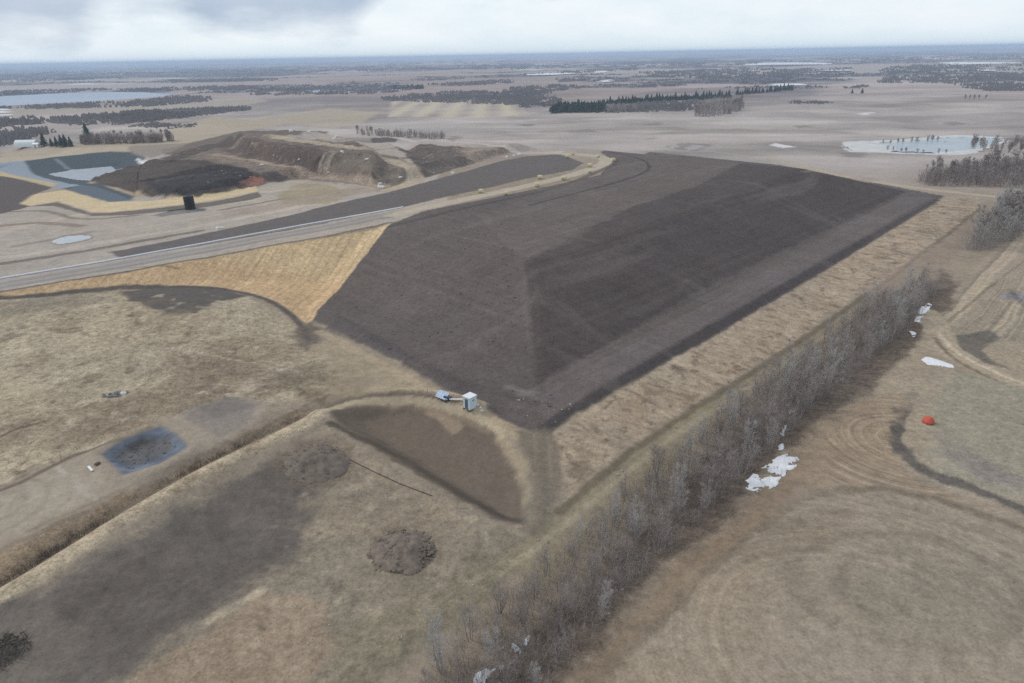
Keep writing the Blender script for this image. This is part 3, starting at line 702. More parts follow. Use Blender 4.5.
# upper right field
UR = [(880, 382), (930, 330), (960, 290), (1000, 245), (1040, 215), (1200, 240), (1200, 560), (1024, 512), (960, 494), (905, 470), (860, 440)]
area(UR, alb(146, 133, 111), 2, 1.5, 1, region='grass_field', amp=.12, grain=.7)
q = ats([(930, 330), (1020, 235)]); dv = q[1] - q[0]; dv /= np.hypot(*dv)
kk = sstep(1, -2, poly_sd(X, Y, ats([(925, 345), (960, 290), (1000, 245), (1040, 225), (1200, 240), (1200, 400), (1024, 345), (960, 335)])))
sw = ((X - q[0][0]) * dv[1] - (Y - q[0][1]) * dv[0]) + 1.2 * WBX
rows_(kk, sw * .6, .5)
put(kk * sstep(.1, .8, np.sin(sw * .75)) * .45, alb(168, 152, 124))
put(kk * sstep(.55, .95, np.sin(sw * .75 + 2.4)) * .45, alb(116, 104, 86))
stroke([(945, 325), (985, 290), (1030, 258)], .9, alb(108, 96, 80), .8, .4, .7)
stroke([(985, 335), (1005, 310), (1030, 280)], .9, alb(112, 100, 84), .8, .4, .7)
area([(1000, 245), (1040, 225), (1200, 240), (1200, 330), (1040, 300), (1000, 290), (985, 270)], alb(152, 136, 116), 3, 2, strength=.5)
# wet hollow and vehicle track
area([(950, 336), (990, 330), (1000, 338), (985, 350), (990, 358), (1012, 370), (985, 362), (966, 352)], alb(100, 94, 84), 1, .8, .3, strength=.95)
area([(1000, 294), (1024, 292), (1080, 292), (1080, 301), (1024, 302), (1004, 299)], alb(124, 122, 122), .8, .6, strength=.9)
stroke([(1010, 290), (1022, 303), (1040, 318)], 1.6, alb(96, 88, 80), 1, .5, .6)
stroke([(925, 312), (938, 330), (945, 348), (965, 360), (1000, 378), (1060, 402)], 5.5, alb(156, 142, 118), 1.2, .6, .95)
stroke([(940, 335), (955, 352), (985, 368), (1060, 398)], .9, alb(182, 168, 142), .6, .3, .85)
stroke([(935, 338), (950, 357), (980, 374), (1060, 408)], .9, alb(112, 98, 80), .6, .3, .85)
area([(960, 370), (1024, 390), (1200, 430), (1200, 560), (1024, 500), (960, 482), (925, 450), (928, 420), (940, 395)], alb(137, 131, 110), 2.5, 2, 2, strength=.85, amp=.12)
area([(930, 432), (945, 430), (985, 460), (1024, 478), (1024, 490), (980, 480), (945, 458)], alb(128, 118, 110), 1.5, 1.5, strength=.7, break_=.1)
# brown turning ground between the snow and the wet track
area([(800, 430), (860, 400), (905, 392), (910, 410), (895, 440), (905, 470), (960, 496), (1010, 515), (900, 490), (820, 486), (780, 478)], alb(142, 124, 100), 2, 1.5, 1, strength=.8, region='crop_field')
q = at(905, 440)
rr_ = np.hypot(X - q[0], Y - q[1])
rows_k = 1
kk = sstep(1, -2, poly_sd(X, Y, ats([(820, 440), (860, 405), (905, 392), (905, 470), (960, 496), (1040, 520), (1000, 520), (900, 492), (830, 490)])))
rows_(kk, rr_ * .9 + .3 * WBX, .42)
put(kk * sstep(.2, .9, np.sin(rr_ * 2.6 + 2.2 * WBX + .8 * WX)) * .35 * sstep(-.5, .3, WBY), alb(116, 98, 76))
put(kk * sstep(.3, .9, np.sin(rr_ * 2.6 + 2.6 + 2.2 * WBX + .8 * WX)) * .3 * sstep(-.5, .3, WBY), alb(164, 142, 112))
stroke([(912, 392), (905, 412), (897, 432), (899, 448), (912, 462), (940, 476), (975, 490), (1030, 515)], 2.0, alb(90, 84, 76), .9, 1.4, .9, region='wet_track', break_=-.25)
stroke([(900, 428), (894, 440), (899, 452)], 1.9, alb(88, 82, 75), 1, .8, .8)
# lower right cropland with headland arcs
CROP = [(560, 760), (610, 660), (680, 592), (740, 536), (790, 502), (830, 488), (880, 487), (940, 497), (1024, 528), (1300, 640), (1300, 900), (560, 900)]
cs = area(CROP, alb(143, 130, 110), 1.2, .8, .5, region='crop_field', amp=.09, grain=.6)
kk = sstep(.5, -1, cs)
rows_(kk * sstep(-45, -6, cs).clip(.15, 1) * sstep(-.6, .3, WBY + .2).clip(.3, 1), np.hypot(X - at(850, 640)[0], Y - at(850, 640)[1]) * .95 + .6 * WBX + .25 * WX, .17)
crr = np.hypot(X - at(850, 640)[0], Y - at(850, 640)[1])
rows = np.sin(crr * 1.3 + 1.2 * WBX) * .5 + .5
put(kk * rows * .26 * (.6 + .8 * WBX.clip(-.6, .6)) * sstep(-22, -3, cs).clip(.2, 1), alb(112, 99, 80))
put(kk * (np.sin(crr * .55 + 2.4 * WBX) * .5 + .5) * .22 * sstep(-40, -5, cs).clip(.3, 1), alb(152, 138, 116))
put(sstep(1.3, .3, np.abs(cs + .6)) * sstep(-.4, .3, WBX + .2) * .6, alb(98, 84, 66))
q = at(905, 585)
rr_ = np.hypot((X - q[0]) * .75, Y - q[1])
ang = np.arctan2(Y - q[1], X - q[0])
put(kk * np.exp(-((rr_ - 9.5 - WBX) / .9) ** 2) * .40 * sstep(-2, 0.2, np.sin(ang + .3)), alb(98, 88, 74))
put(kk * np.exp(-((rr_ - 5.5 - WBX) / .8) ** 2) * .35 * sstep(-.5, .6, np.cos(ang - 2.4)), alb(98, 88, 74))
put(kk * np.exp(-((rr_ - 14.5 + WBX) / 1.0) ** 2) * .25 * sstep(-.3, .6, np.sin(ang)), alb(104, 92, 76))
area([(860, 560), (960, 560), (1024, 600), (1000, 650), (900, 640), (850, 600)], alb(118, 110, 92), 6, 4, 6, strength=.55, break_=.2)
area([(780, 520), (840, 505), (850, 530), (790, 560), (740, 570)], alb(122, 110, 88), 4, 3, 3, strength=.5)
area([(620, 690), (720, 570), (770, 560), (760, 640), (700, 740)], alb(146, 130, 106), 6, 4, 5, strength=.5, break_=.1)
put(kk * sstep(.2, .6, fbm(X, Y, 1.6, 3, 195)) * .25, alb(112, 98, 80))
put(kk * sstep(.25, .6, fbm(X, Y, 1.3, 3, 196)) * .22, alb(156, 142, 118))
# ice and snow rim of the far pond, small melt patches in the stubble
area([(840, 145), (845, 141.5), (905, 139.5), (945, 135.5), (968, 135), (1004, 137.5), (1010, 143), (985, 150), (965, 155), (935, 155), (890, 153), (850, 152)], alb(196, 194, 188), 2.5, 3, 2, strength=.8)
for P in ([(668, 146), (676, 144), (680, 147), (672, 148.5)], [(684, 148), (694, 145), (706, 146), (698, 149), (688, 150)], [(769, 145), (775, 143), (796, 147), (782, 148)], [(856, 114), (866, 112.5), (877, 112), (866, 115)]):
    area(P, alb(196, 194, 190), 1.5, 2)
for P in ([(664, 146), (684, 143), (714, 144), (700, 151), (678, 150)], [(792, 126), (806, 125), (815, 127), (800, 128.5)], [(942, 123), (955, 121.5), (966, 124), (950, 125.5)], [(840, 152), (868, 154), (862, 158), (844, 157)], [(560, 131), (590, 129), (600, 132), (575, 133)], [(445, 140), (452, 136), (462, 137), (455, 142)]):
    area(P, alb(112, 102, 96), 4, 4, strength=.6)

# -- blotches over everything
nf_ = sstep(520, 260, RAD)
rid = 1 - 2.4 * np.abs(fbm(X, Y, 5.5, 4, 212, .6))
blot = .5 * fbm(X, Y, 11, 5, 210, .6) + .55 * fbm(X, Y, 2.2, 3, 211, .65) * nf_ + .30 * (rid - .35) * nf_
COL *= (1 + 1.45 * AMP * blot)[:, None]
hue = fbm(X, Y, 19, 4, 214)[:, None] * nf_[:, None]
COL *= 1 + hue * np.array([.035, 0, -.045])[None]
lum = (COL @ np.array([.25, .65, .1]))[:, None]
COL = (COL * .86 + lum * .14) * np.array([1.005, .99, 1.01])[None]
COL = np.clip(COL, .012, .9)
print('ground painted', NV)

# ------------------------------------------------------------------ materials
MATS = {}
def mat(name, rgb, rough=.85, noise=None, scale=6.0, bump=0.0, metal=0.0, spec=.3, coord='Object'):
    if name in MATS: return MATS[name]
    m = bpy.data.materials.new(name); m.use_nodes = True
    t = m.node_tree; q = NB(t)
    p = t.nodes['Principled BSDF']
    p.inputs['Roughness'].default_value = rough
    p.inputs['Metallic'].default_value = metal
    p.inputs['Specular IOR Level'].default_value = spec
    tcn = q.n('ShaderNodeTexCoord')
    nz = q.n('ShaderNodeTexNoise', i_Scale=scale, i_Detail=5.0, i_Roughness=.6); q.l(tcn.outputs[coord], nz.inputs['Vector'])
    a = tuple(rgb); o = tuple(noise) if noise is not None else tuple(v * .72 for v in rgb)
    c = q.mix(q.ramp(nz.outputs['Fac'], [(.35, (0, 0, 0)), (.68, (1, 1, 1))]), a, o)
    q.l(c, p.inputs['Base Color'])
    if bump:
        bp = q.n('ShaderNodeBump', i_Strength=bump, i_Distance=.1); q.l(nz.outputs['Fac'], bp.inputs['Height']); q.l(bp.outputs[0], p.inputs['Normal'])
    MATS[name] = m
    return m

gm = bpy.data.materials.new('ground_cover'); gm.use_nodes = True
t = gm.node_tree; q = NB(t); p = t.nodes['Principled BSDF']
p.inputs['Roughness'].default_value = .95; p.inputs['Specular IOR Level'].default_value = .12
ca = q.n('ShaderNodeAttribute', attribute_name='albedo'); ga = q.n('ShaderNodeAttribute', attribute_name='grain')
tcn = q.n('ShaderNodeTexCoord')
def gnoise(scale, det, ro=.6):
    n_ = q.n('ShaderNodeTexNoise', i_Scale=scale, i_Detail=det, i_Roughness=ro); q.l(tcn.outputs['Object'], n_.inputs['Vector']); return n_.outputs['Fac']
na, nb_, nc = gnoise(.9, 4), gnoise(3.1, 3), gnoise(.22, 4)
v = q.m('ADD', q.m('MULTIPLY', q.m('SUBTRACT', na, .5), .95), q.m('ADD', q.m('MULTIPLY', q.m('SUBTRACT', nb_, .5), 1.0), q.m('MULTIPLY', q.m('SUBTRACT', nc, .5), .35)))
gain = q.m('ADD', 1.0, q.m('MULTIPLY', v, q.m('MULTIPLY', ga.outputs['Fac'], 1.35)))
gv = q.n('ShaderNodeCombineXYZ')
for i in range(3): q.l(gain, gv.inputs[i])
ra = q.n('ShaderNodeAttribute', attribute_name='rowd'); rs = q.n('ShaderNodeAttribute', attribute_name='rowa')
rn = q.n('ShaderNodeTexNoise', noise_dimensions='1D', i_Scale=1.0, i_Detail=3.0, i_Roughness=.65); q.l(ra.outputs['Fac'], rn.inputs['W'])
rowv = q.m('ADD', 1.0, q.m('MULTIPLY', q.m('MULTIPLY', q.m('SUBTRACT', rn.outputs['Fac'], .5), 2.6), rs.outputs['Fac']))
sp1 = gnoise(1.35, 6, .72)
speck = q.m('SUBTRACT', q.m('MULTIPLY', q.ramp(sp1, [(.55, (0, 0, 0)), (.66, (1, 1, 1))]), .34), q.m('MULTIPLY', q.ramp(sp1, [(.34, (1, 1, 1)), (.45, (0, 0, 0))]), .26))
speckv = q.m('SUBTRACT', 1.0, q.m('MULTIPLY', speck, ga.outputs['Fac']))
gain = q.m('MULTIPLY', q.m('MULTIPLY', gain, rowv), speckv)
for i in range(3): q.l(gain, gv.inputs[i])
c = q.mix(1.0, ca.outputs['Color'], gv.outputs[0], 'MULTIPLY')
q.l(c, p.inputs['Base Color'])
bp = q.n('ShaderNodeBump', i_Distance=.35)
q.l(q.m('MULTIPLY', ga.outputs['Fac'], .55), bp.inputs['Strength'])
q.l(q.m('ADD', q.m('MULTIPLY', na, .7), q.m('MULTIPLY', nb_, .3)), bp.inputs['Height']); q.l(bp.outputs[0], p.inputs['Normal'])
MATS['ground'] = gm

# ------------------------------------------------------------------ mesh helpers
def link(name, verts, faces, material, parent=None, smooth=False):
    me = bpy.data.meshes.new(name)
    me.from_pydata([tuple(map(float, v)) for v in verts], [], [tuple(int(i) for i in f) for f in faces])
    me.materials.append(material)
    if smooth: me.shade_smooth()
    me.update()
    o = bpy.data.objects.new(name, me); C.objects.link(o)
    if parent: o.parent = parent
    return o
def tag(o, label=None, cat=None, group=None, kind=None):
    if label: o['label'] = label
    if cat: o['category'] = cat
    if group: o['group'] = group
    if kind: o['kind'] = kind
    return o
def empty(name, loc, rz=0.0, label=None, cat=None, group=None):
    o = bpy.data.objects.new(name, None); C.objects.link(o)
    o.empty_display_size = .3
    o.location = loc; o.rotation_euler = (0, 0, rz)
    return tag(o, label, cat, group)

# land, split by what lies on it (all pieces share edges and normals)
VN = np.zeros((NV, 3))
gy_, gx_ = np.gradient(ZG, ys, xs)
VN = np.stack([-gx_.ravel(), -gy_.ravel(), np.ones(NV)], 1); VN /= np.linalg.norm(VN, axis=1)[:, None]
idx = np.arange(NV).reshape(NY, NX)
Q = np.stack([idx[:-1, :-1], idx[:-1, 1:], idx[1:, 1:], idx[1:, :-1]], -1).reshape(-1, 4)
FR = np.median(REG[Q], axis=1).astype(int)
P3 = np.stack([X, Y, Z], 1).astype(np.float32)
STRUCT = {'ground': 'dry open farmland of pale stubble and scrub reaching the horizon', 'landfill_mound': 'broad dark soil-covered landfill mound with two sloping faces and a hip',
          'straw_blanket': 'golden straw blanket covering the embankment slope beside the dark mound', 'access_road': 'pale gravel road along the top edge of the embankment'}
for ri, nm in enumerate(NAMES):
    f = Q[FR == ri]
    if not len(f): continue
    used, inv = np.unique(f, return_inverse=True)
    me = bpy.data.meshes.new(nm)
    me.vertices.add(len(used)); me.vertices.foreach_set('co', P3[used].ravel())
    me.loops.add(len(f) * 4); me.loops.foreach_set('vertex_index', inv.ravel().astype(np.int32))
    me.polygons.add(len(f)); me.polygons.foreach_set('loop_start', np.arange(0, len(f) * 4, 4, dtype=np.int32))
    me.update(calc_edges=True)
    me.shade_smooth()
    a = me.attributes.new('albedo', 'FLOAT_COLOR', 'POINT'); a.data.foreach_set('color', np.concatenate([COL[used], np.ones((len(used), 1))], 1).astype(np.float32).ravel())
    a = me.attributes.new('grain', 'FLOAT', 'POINT'); a.data.foreach_set('value', GRAIN[used].astype(np.float32))
    for an_, ar_ in (('rowd', ROWD), ('rowa', ROWA)):
        a = me.attributes.new(an_, 'FLOAT', 'POINT'); a.data.foreach_set('value', ar_[used].astype(np.float32))
    me.normals_split_custom_set_from_vertices(VN[used].astype(np.float32))
    me.materials.append(gm)
    o = bpy.data.objects.new(nm, me); C.objects.link(o)
    tag(o, kind='structure')
    if nm in STRUCT: o['label'] = STRUCT[nm]

import time
T0 = time.time()
# ------------------------------------------------------------------ haze: one closed box of thin air round everything
def box_mesh(x0, x1, y0, y1, z0, z1):
    v = [(x, y, z) for z in (z0, z1) for y in (y0, y1) for x in (x0, x1)]
    f = [(0, 2, 3, 1), (4, 5, 7, 6), (0, 1, 5, 4), (2, 6, 7, 3), (0, 4, 6, 2), (1, 3, 7, 5)]
    return v, f
hm = bpy.data.materials.new('thin_haze'); hm.use_nodes = True
hm.node_tree.nodes.clear(); q = NB(hm.node_tree)
pv = q.n('ShaderNodeVolumePrincipled'); pv.inputs['Color'].default_value = (.62, .78, 1.0, 1); pv.inputs['Density'].default_value = 1 / 6500; pv.inputs['Anisotropy'].default_value = .1
ho = q.n('ShaderNodeOutputMaterial'); q.l(pv.outputs[0], ho.inputs['Volume'])
v, f = box_mesh(xs[0] - 50, xs[-1] + 50, ys[0] - 50, ys[-1] + 50, Z.min() - 1, max(Z.max(), CAM_Z) + 3)
tag(link('haze', v, f, hm), kind='stuff')

# ------------------------------------------------------------------ water, ice and snow
def patch(name, P, cell, thick, material, world=False, rnd=1, warp=.4, holes=0.0, lift=.0, seed=0, level=None, parent=None, power=.5, lump=0.0, lumpscale=.8):
    """a lens-shaped sheet lying on the land inside an outline; its rim dips just under the ground"""
    Q = np.asarray(P) if world else ats(P)
    if rnd: Q = np.asarray(smooth_loop(Q, rnd))
    x0, y0 = Q.min(0) - cell * 3; x1, y1 = Q.max(0) + cell * 3
    nx, ny = max(4, int((x1 - x0) / cell)), max(4, int((y1 - y0) / cell))
    gx, gy = np.meshgrid(np.linspace(x0, x1, nx), np.linspace(y0, y1, ny)); x, y = gx.ravel(), gy.ravel()
    s = poly_sd(x + warp * fbm(x, y, 3 * max(warp, .2), 3, 700 + seed), y + warp * fbm(x, y, 3 * max(warp, .2), 3, 800 + seed), Q)
    if holes: s = np.maximum(s, (fbm(x, y, 1.3, 3, 900 + seed, .6) - .34 + holes * (.6 + .8 * fbm(x, y, 4.5, 2, 960 + seed))) * 1.2)
    full = max(-s.min(), .2)
    z = (hgt(x, y) if level is None else np.full(x.shape, level))
    prof = np.clip(-s / full, 0, 1) ** power
    z = z + np.where(s < 0, lift + thick * prof, -.12) + lump * prof.clip(0, .6) * fbm(x, y, lumpscale, 3, 950 + seed)
    ok = (s < cell * .7).reshape(ny, nx); ii = np.arange(nx * ny).reshape(ny, nx)
    keep = ok[:-1, :-1] & ok[1:, :-1] & ok[:-1, 1:] & ok[1:, 1:]
    f = np.stack([ii[:-1, :-1], ii[:-1, 1:], ii[1:, 1:], ii[1:, :-1]], -1)[keep].reshape(-1, 4)
    if not len(f): return None
    used, inv = np.unique(f, return_inverse=True)
    cx, cy = x[used].mean(), y[used].mean(); cz = z[used].min()
    o = link(name, np.stack([x[used] - cx, y[used] - cy, z[used] - cz], 1), inv.reshape(-1, 4), material, parent, True)
    o.location = (cx, cy, cz)
    return o
snow_m = mat('snow', (.80, .81, .83), .7, (.66, .67, .68), 1.5, .2)
ice_m = mat('pond_ice', (.36, .42, .45), .4, (.46, .51, .53), .04, 0, spec=.4)
lake_m = mat('lake_water', (.26, .32, .40), .35, (.32, .38, .46), .004, 0, spec=.5)
pud_m = mat('puddle_ice', (.52, .54, .56), .4, (.42, .44, .46), .3, 0)
for k, (P, lz) in LAKE_XY.items():
    o = patch(k, P, 4.0 if k == 'pond' else 14.0, .02, ice_m if k == 'pond' else lake_m, True, 0, 1.0 if k == 'pond' else 4.0, 0, .0, 3, lz)
    tag(o, kind='structure')
for P in ([(938, 65), (940, 62.6), (985, 62.3), (1024, 63.2), (1024, 64.2), (985, 64.2)], [(744, 65.5), (745, 63.6), (790, 62.5), (832, 63.2), (832, 64.8), (790, 65.2)], [(810, 71), (830, 69.8), (852, 70.3), (850, 71.6), (825, 72)],
          [(972, 71), (975, 69.8), (995, 70.2), (996, 71.6), (980, 72)], [(520, 76), (540, 73.5), (575, 73), (576, 74.5), (545, 76)], [(590, 72.5), (606, 71.2), (608, 72.4), (598, 73.2)], [(768, 86.5), (775, 84.2), (806, 84.2), (808, 85.6), (785, 86.8)], [(598, 82.5), (606, 80.2), (612, 81.2), (606, 82.8)], [(0, 124), (2, 116.5), (8, 117), (10, 120)]):
    xy = ats(P); zz = float(hgt(xy[:, 0], xy[:, 1]).max()) + 1.0
    o = patch('distant_water', xy, 14, .05, snow_m, True, 1, 3, 0, 0, 4, zz)
    if o: tag(o, kind='structure')
for P in ([(842, 145.5), (846, 142), (858, 141.5), (868, 144), (886, 146), (900, 150), (885, 152.5), (855, 151), (846, 148)], [(860, 142.5), (905, 139.8), (946, 136), (968, 135.4), (1003, 137.6), (1000, 139.6), (966, 138), (945, 138.5), (905, 142.5), (870, 144.5)], [(935, 154.5), (965, 154.5), (990, 149), (1006, 144), (1002, 142), (980, 147.5), (960, 152), (935, 152.5)]):
    Q = ats(P); o = patch('shore_ice', Q, 1.6, .12, mat('shore_ice', (.62, .63, .62), .8, (.50, .49, .46), .12, 0), True, 1, 1.8, 0, .06, 9, .66)
    if o: tag(o, kind='structure')
tag(patch('frozen_puddle', [(48, 241.5), (62, 236.5), (84, 234.6), (93.5, 235.6), (90, 239), (72, 243), (56, 244.4)], .7, .05, pud_m, warp=.5, seed=5), 'oval pale frozen puddle lying on the gravel yard left of the road', 'puddle')
tag(patch('liner_ice', ats([(47, 174), (72, 169.5), (112, 166), (123, 168.5), (108, 173.5), (97, 176), (90, 181), (76, 180)]), .9, .12, mat('liner_floor_ice', (.36, .39, .42), .4, (.30, .33, .36), .2, 0), True, 0, .4, 0, .1, 6), kind='structure')
SNOW = [([(740, 489), (747, 478), (760, 469), (770, 459), (780, 455.5), (796, 456), (797, 464), (787, 475), (776, 486), (764, 492), (750, 491)], 'large ragged white snow patch beside the tree belt above the cropland', .42),
        ([(919, 357.5), (928, 356.5), (942, 360.5), (953, 364.5), (950, 368), (938, 366.5), (926, 364)], 'smooth elongated white snow patch lying on bare ground near the wet hollow', 0),
        ([(912, 321), (917, 316), (919, 309), (926, 303.5), (932, 304), (930, 309), (924, 315), (920, 321), (915, 323.5)], 'stepped white snow strip along the far end of the tree belt', .1),
        ([(908, 332), (913, 331), (918, 336), (913, 338)], 'small grey-white snow scrap just below the stepped snow strip', .1),
        ([(781, 438), (784, 426), (789, 425), (788, 434)], 'narrow snow sliver among trees above the large ragged patch', .1),
        ([(788, 413), (791, 409), (796, 411), (792, 415)], 'small round snow spot under trees, highest of the belt', 0),
        ([(776, 448), (781, 444), (784, 449), (779, 452)], 'tiny snow spot touching the top of the large ragged patch', 0),
        ([(470, 686), (476, 675), (486, 671), (494, 672), (499, 671), (490, 680), (482, 690)], 'snow patch at the bottom of the tree belt, largest of the lower cluster', .15),
        ([(512, 644), (516, 643), (524, 654), (516, 657)], 'triangular snow patch in the middle of the lower snow cluster', 0),
        ([(526, 634), (533, 632), (531, 641), (527, 647)], 'upright wedge of snow, right side of the lower snow cluster', 0),
        ([(499, 671), (501, 665), (506, 665.5), (503, 672)], 'small snow lump right of the bottom snow patch', 0),
        ([(510, 663), (513, 658), (518, 659), (514, 664)], 'small snow lump below the triangular snow patch', 0),
        ([(513, 621), (517, 617), (521, 621), (516, 625)], 'dirty snow scrap at the top of the lower snow cluster', .15)]
for i, (P, lab, ho_) in enumerate(SNOW):
    o = patch('snow_patch', P, .22, .26, snow_m, warp=.8, holes=ho_, seed=20 + i)
    if o: tag(o, lab, 'snow', 'snow patches left by the tree belt')

# ------------------------------------------------------------------ soil heaps
def rock_mesh(r, seed, flat=.7, sub=1):
    bm = bmesh.new(); bmesh.ops.create_icosphere(bm, subdivisions=sub, radius=1)
    rr = random.Random(seed)
    k = [rr.uniform(.7, 1.3) for _ in range(3)]
    for v_ in bm.verts:
        v_.co = Vector((v_.co.x * k[0], v_.co.y * k[1], v_.co.z * k[2] * flat)) * r * rr.uniform(.78, 1.18)
    vs = [v_.co.copy() for v_ in bm.verts]; fs = [[v_.index for v_ in f_.verts] for f_ in bm.faces]
    bm.free(); return vs, fs
def joined(items):
    V, Fc = [], []
    for vs, fs, M in items:
        o_ = len(V); V += [M @ v_ for v_ in vs]; Fc += [[i + o_ for i in f_] for f_ in fs]
    return V, Fc
clod_m = mat('clods', (.21, .175, .14), .95, (.12, .098, .078), 2.0, .5)
heap_m = mat('heap_soil', (.235, .19, .15), .95, (.13, .10, .078), 1.1, .8)
stone_m = mat('field_stone', (.42, .40, .37), .85, (.30, .28, .26), 3, .4)
ROCKS = [rock_mesh(1, 50 + i) for i in range(8)]
def heap(name, P, h, label, nclod, cm, hmat, power=.6, seed=0, clod=(.12, .4), rim=False):
    Q = np.asarray(smooth_loop(ats(P), 2))
    o = patch(name, Q, .30, h, hmat, True, 0, .9, 0, .0, seed, None, None, power, .5 * h, 1.3)
    tag(o, label, 'soil heap')
    r_ = random.Random(seed); items = []
    lo, hi = Q.min(0), Q.max(0); n_ = 0
    cen = Q.mean(0)
    while n_ < nclod:
        x, y = r_.uniform(lo[0], hi[0]), r_.uniform(lo[1], hi[1])
        s = poly_sd(np.array([x]), np.array([y]), Q)[0]
        if s > .3 + (1.4 * r_.random() ** 3 if r_.random() < .35 else 0) or (rim and r_.random() < .5 and s < -2.0): continue
        full = 4.5
        z = hgt(x, y)[0] + h * min(1, max(0, -s / full)) ** power * .9
        sz = r_.uniform(*clod) * (1 if r_.random() < .85 else 1.5)
        M = Matrix.Translation((x - o.location.x, y - o.location.y, z - o.location.z)) @ Matrix.Rotation(r_.uniform(0, 6.3), 4, 'Z') @ Matrix.Scale(sz, 4)
        vs, fs = r_.choice(ROCKS); items.append((vs, fs, M)); n_ += 1
    V, Fc = joined(items)
    tag(link('clods', V, Fc, cm, o), kind='stuff')
    return o
def oval(cx, cy, a, b_, rot=0, n=14):
    return [(cx + a * math.cos(t) * math.cos(rot) - b_ * math.sin(t) * math.sin(rot), cy + a * math.cos(t) * math.sin(rot) + b_ * math.sin(t) * math.cos(rot)) for t in [6.2832 * i / n for i in range(n)]]
heap('dirt_heap', oval(402.5, 552, 33, 22, -.06), 1.7, 'low round heap of dark cloddy soil standing alone in the foreground field', 300, clod_m, heap_m, .75, 31, (.07, .28), False)
heap('dirt_heap', oval(316, 464, 35, 20, -.12), 1.9, 'wide dark soil heap beside the pale grass berm corner', 170, clod_m, mat('heap_soil_dark', (.20, .163, .132), .95, (.13, .105, .083), 1.0, .6), .9, 32, (.05, .15))

# loose stones
def scatter(name, spots, size, material, label, cat, group):
    me = None
    for i, (px, py, k) in enumerate(spots):
        vs, fs = ROCKS[i % 8]
        p = at3(px, py)
        o = link(name, [v_ * size * k for v_ in vs], fs, material)
        o.location = p + Vector((0, 0, size * k * .25)); o.rotation_euler.z = i * 1.7
        tag(o, label, cat, group)
scatter('pale_stone', [(665, 502, .9), (661, 502, .5), (655, 512, .5), (612, 592, .7), (622, 590, .5), (538, 540, .4), (415, 548, .8), (420, 553, .6), (618, 475, .6), (622, 471, .5)], .45, stone_m, 'pale weathered stone lying on bare ground near the tree belt', 'stone', 'pale stones scattered on the ground')
dust_m = mat('dusty_white', (.72, .71, .68), .8, (.58, .56, .53), 2, .2)
scatter('white_sack', [(379.5, 187.5, 1.1), (382.5, 188, 1.2), (380.5, 184.5, 1.0)], 1.0, dust_m, 'white bulk sack dumped where the haul road meets the dark soil', 'sack', 'white sacks at the haul road bend')
scatter('pale_block', [(218, 229, 1.2), (222, 228.4, 1.0)], .8, dust_m, 'pale block of rubble on the yard above the road pipe', 'rubble', 'two pale blocks on the yard')
scatter('rubble_lump', [(291, 131.5, 1.8), (309, 132.5, 1.3), (337, 137.5, 1.4), (334, 139, 1.2), (367, 160, 1.0), (262, 165.5, 1.1), (400, 178, 1.0), (453, 173.5, 1.3), (514, 156.5, 1.3), (519, 155.5, 1.6), (507, 157.5, 1.1), (342, 152, 1.0), (299, 160, .9)], .9, dust_m, 'pale rubble lump on the waste cell', 'rubble', 'pale rubble lumps on the waste cell')

# grey debris heap in the meadow: stones one by one
p = at3(114, 395)
e = empty('debris_heap', p, 0, 'small heap of grey stones and scrap lying alone in the dry meadow', 'debris')
gst = mat('grey_stone', (.26, .26, .27), .85, (.16, .155, .15), 3, .4)
for i, (dx_, dy_, s_) in enumerate([(-1.5, -.6, .42), (-.9, .3, .36), (-.4, -.8, .48), (.1, .1, .55), (.6, -.5, .4), (.9, .6, .46), (1.5, .5, .5), (1.9, .9, .38), (-2.0, .1, .3), (.2, .9, .34), (1.2, -.3, .3)]):
    vs, fs = ROCKS[i % 8]
    o = link('stone', [v_ * s_ for v_ in vs], fs, dust_m if i == 6 else gst, e)
    o.location = (dx_, dy_, float(hgt(p.x + dx_, p.y + dy_)[0]) - p.z + s_ * .3)
# rubble lying in the lined pit
Qp = ats([(101, 455), (127, 440), (163, 428), (178, 436), (188, 446), (160, 461), (122, 473)])
r_ = random.Random(5); items = []
while len(items) < 70:
    x, y = r_.uniform(*sorted((Qp[:, 0].min(), Qp[:, 0].max()))), r_.uniform(Qp[:, 1].min(), Qp[:, 1].max())
    if poly_sd(np.array([x]), np.array([y]), Qp)[0] > -1.2: continue
    s_ = r_.uniform(.05, .22)
    items.append((*r_.choice(ROCKS), Matrix.Translation((x, y, float(hgt(x, y)[0]) + s_ * .2)) @ Matrix.Scale(s_, 4)))
tag(link('pit_rubble', *joined(items), mat('pit_stone', (.17, .18, .19), .9, (.09, .09, .09), 3)), kind='stuff')
p = at3(97.5, 464.2)
o = link('rust_drum_lid', *rock_mesh(.55, 3, .35), mat('rusty_brown', (.11, .075, .06), .9, (.07, .05, .04), 4)); o.name = 'brown_lump'; o.location = p + Vector((0, 0, .1))
tag(o, 'dark brown lump on the sandy pad left of the lined pit', 'lump')

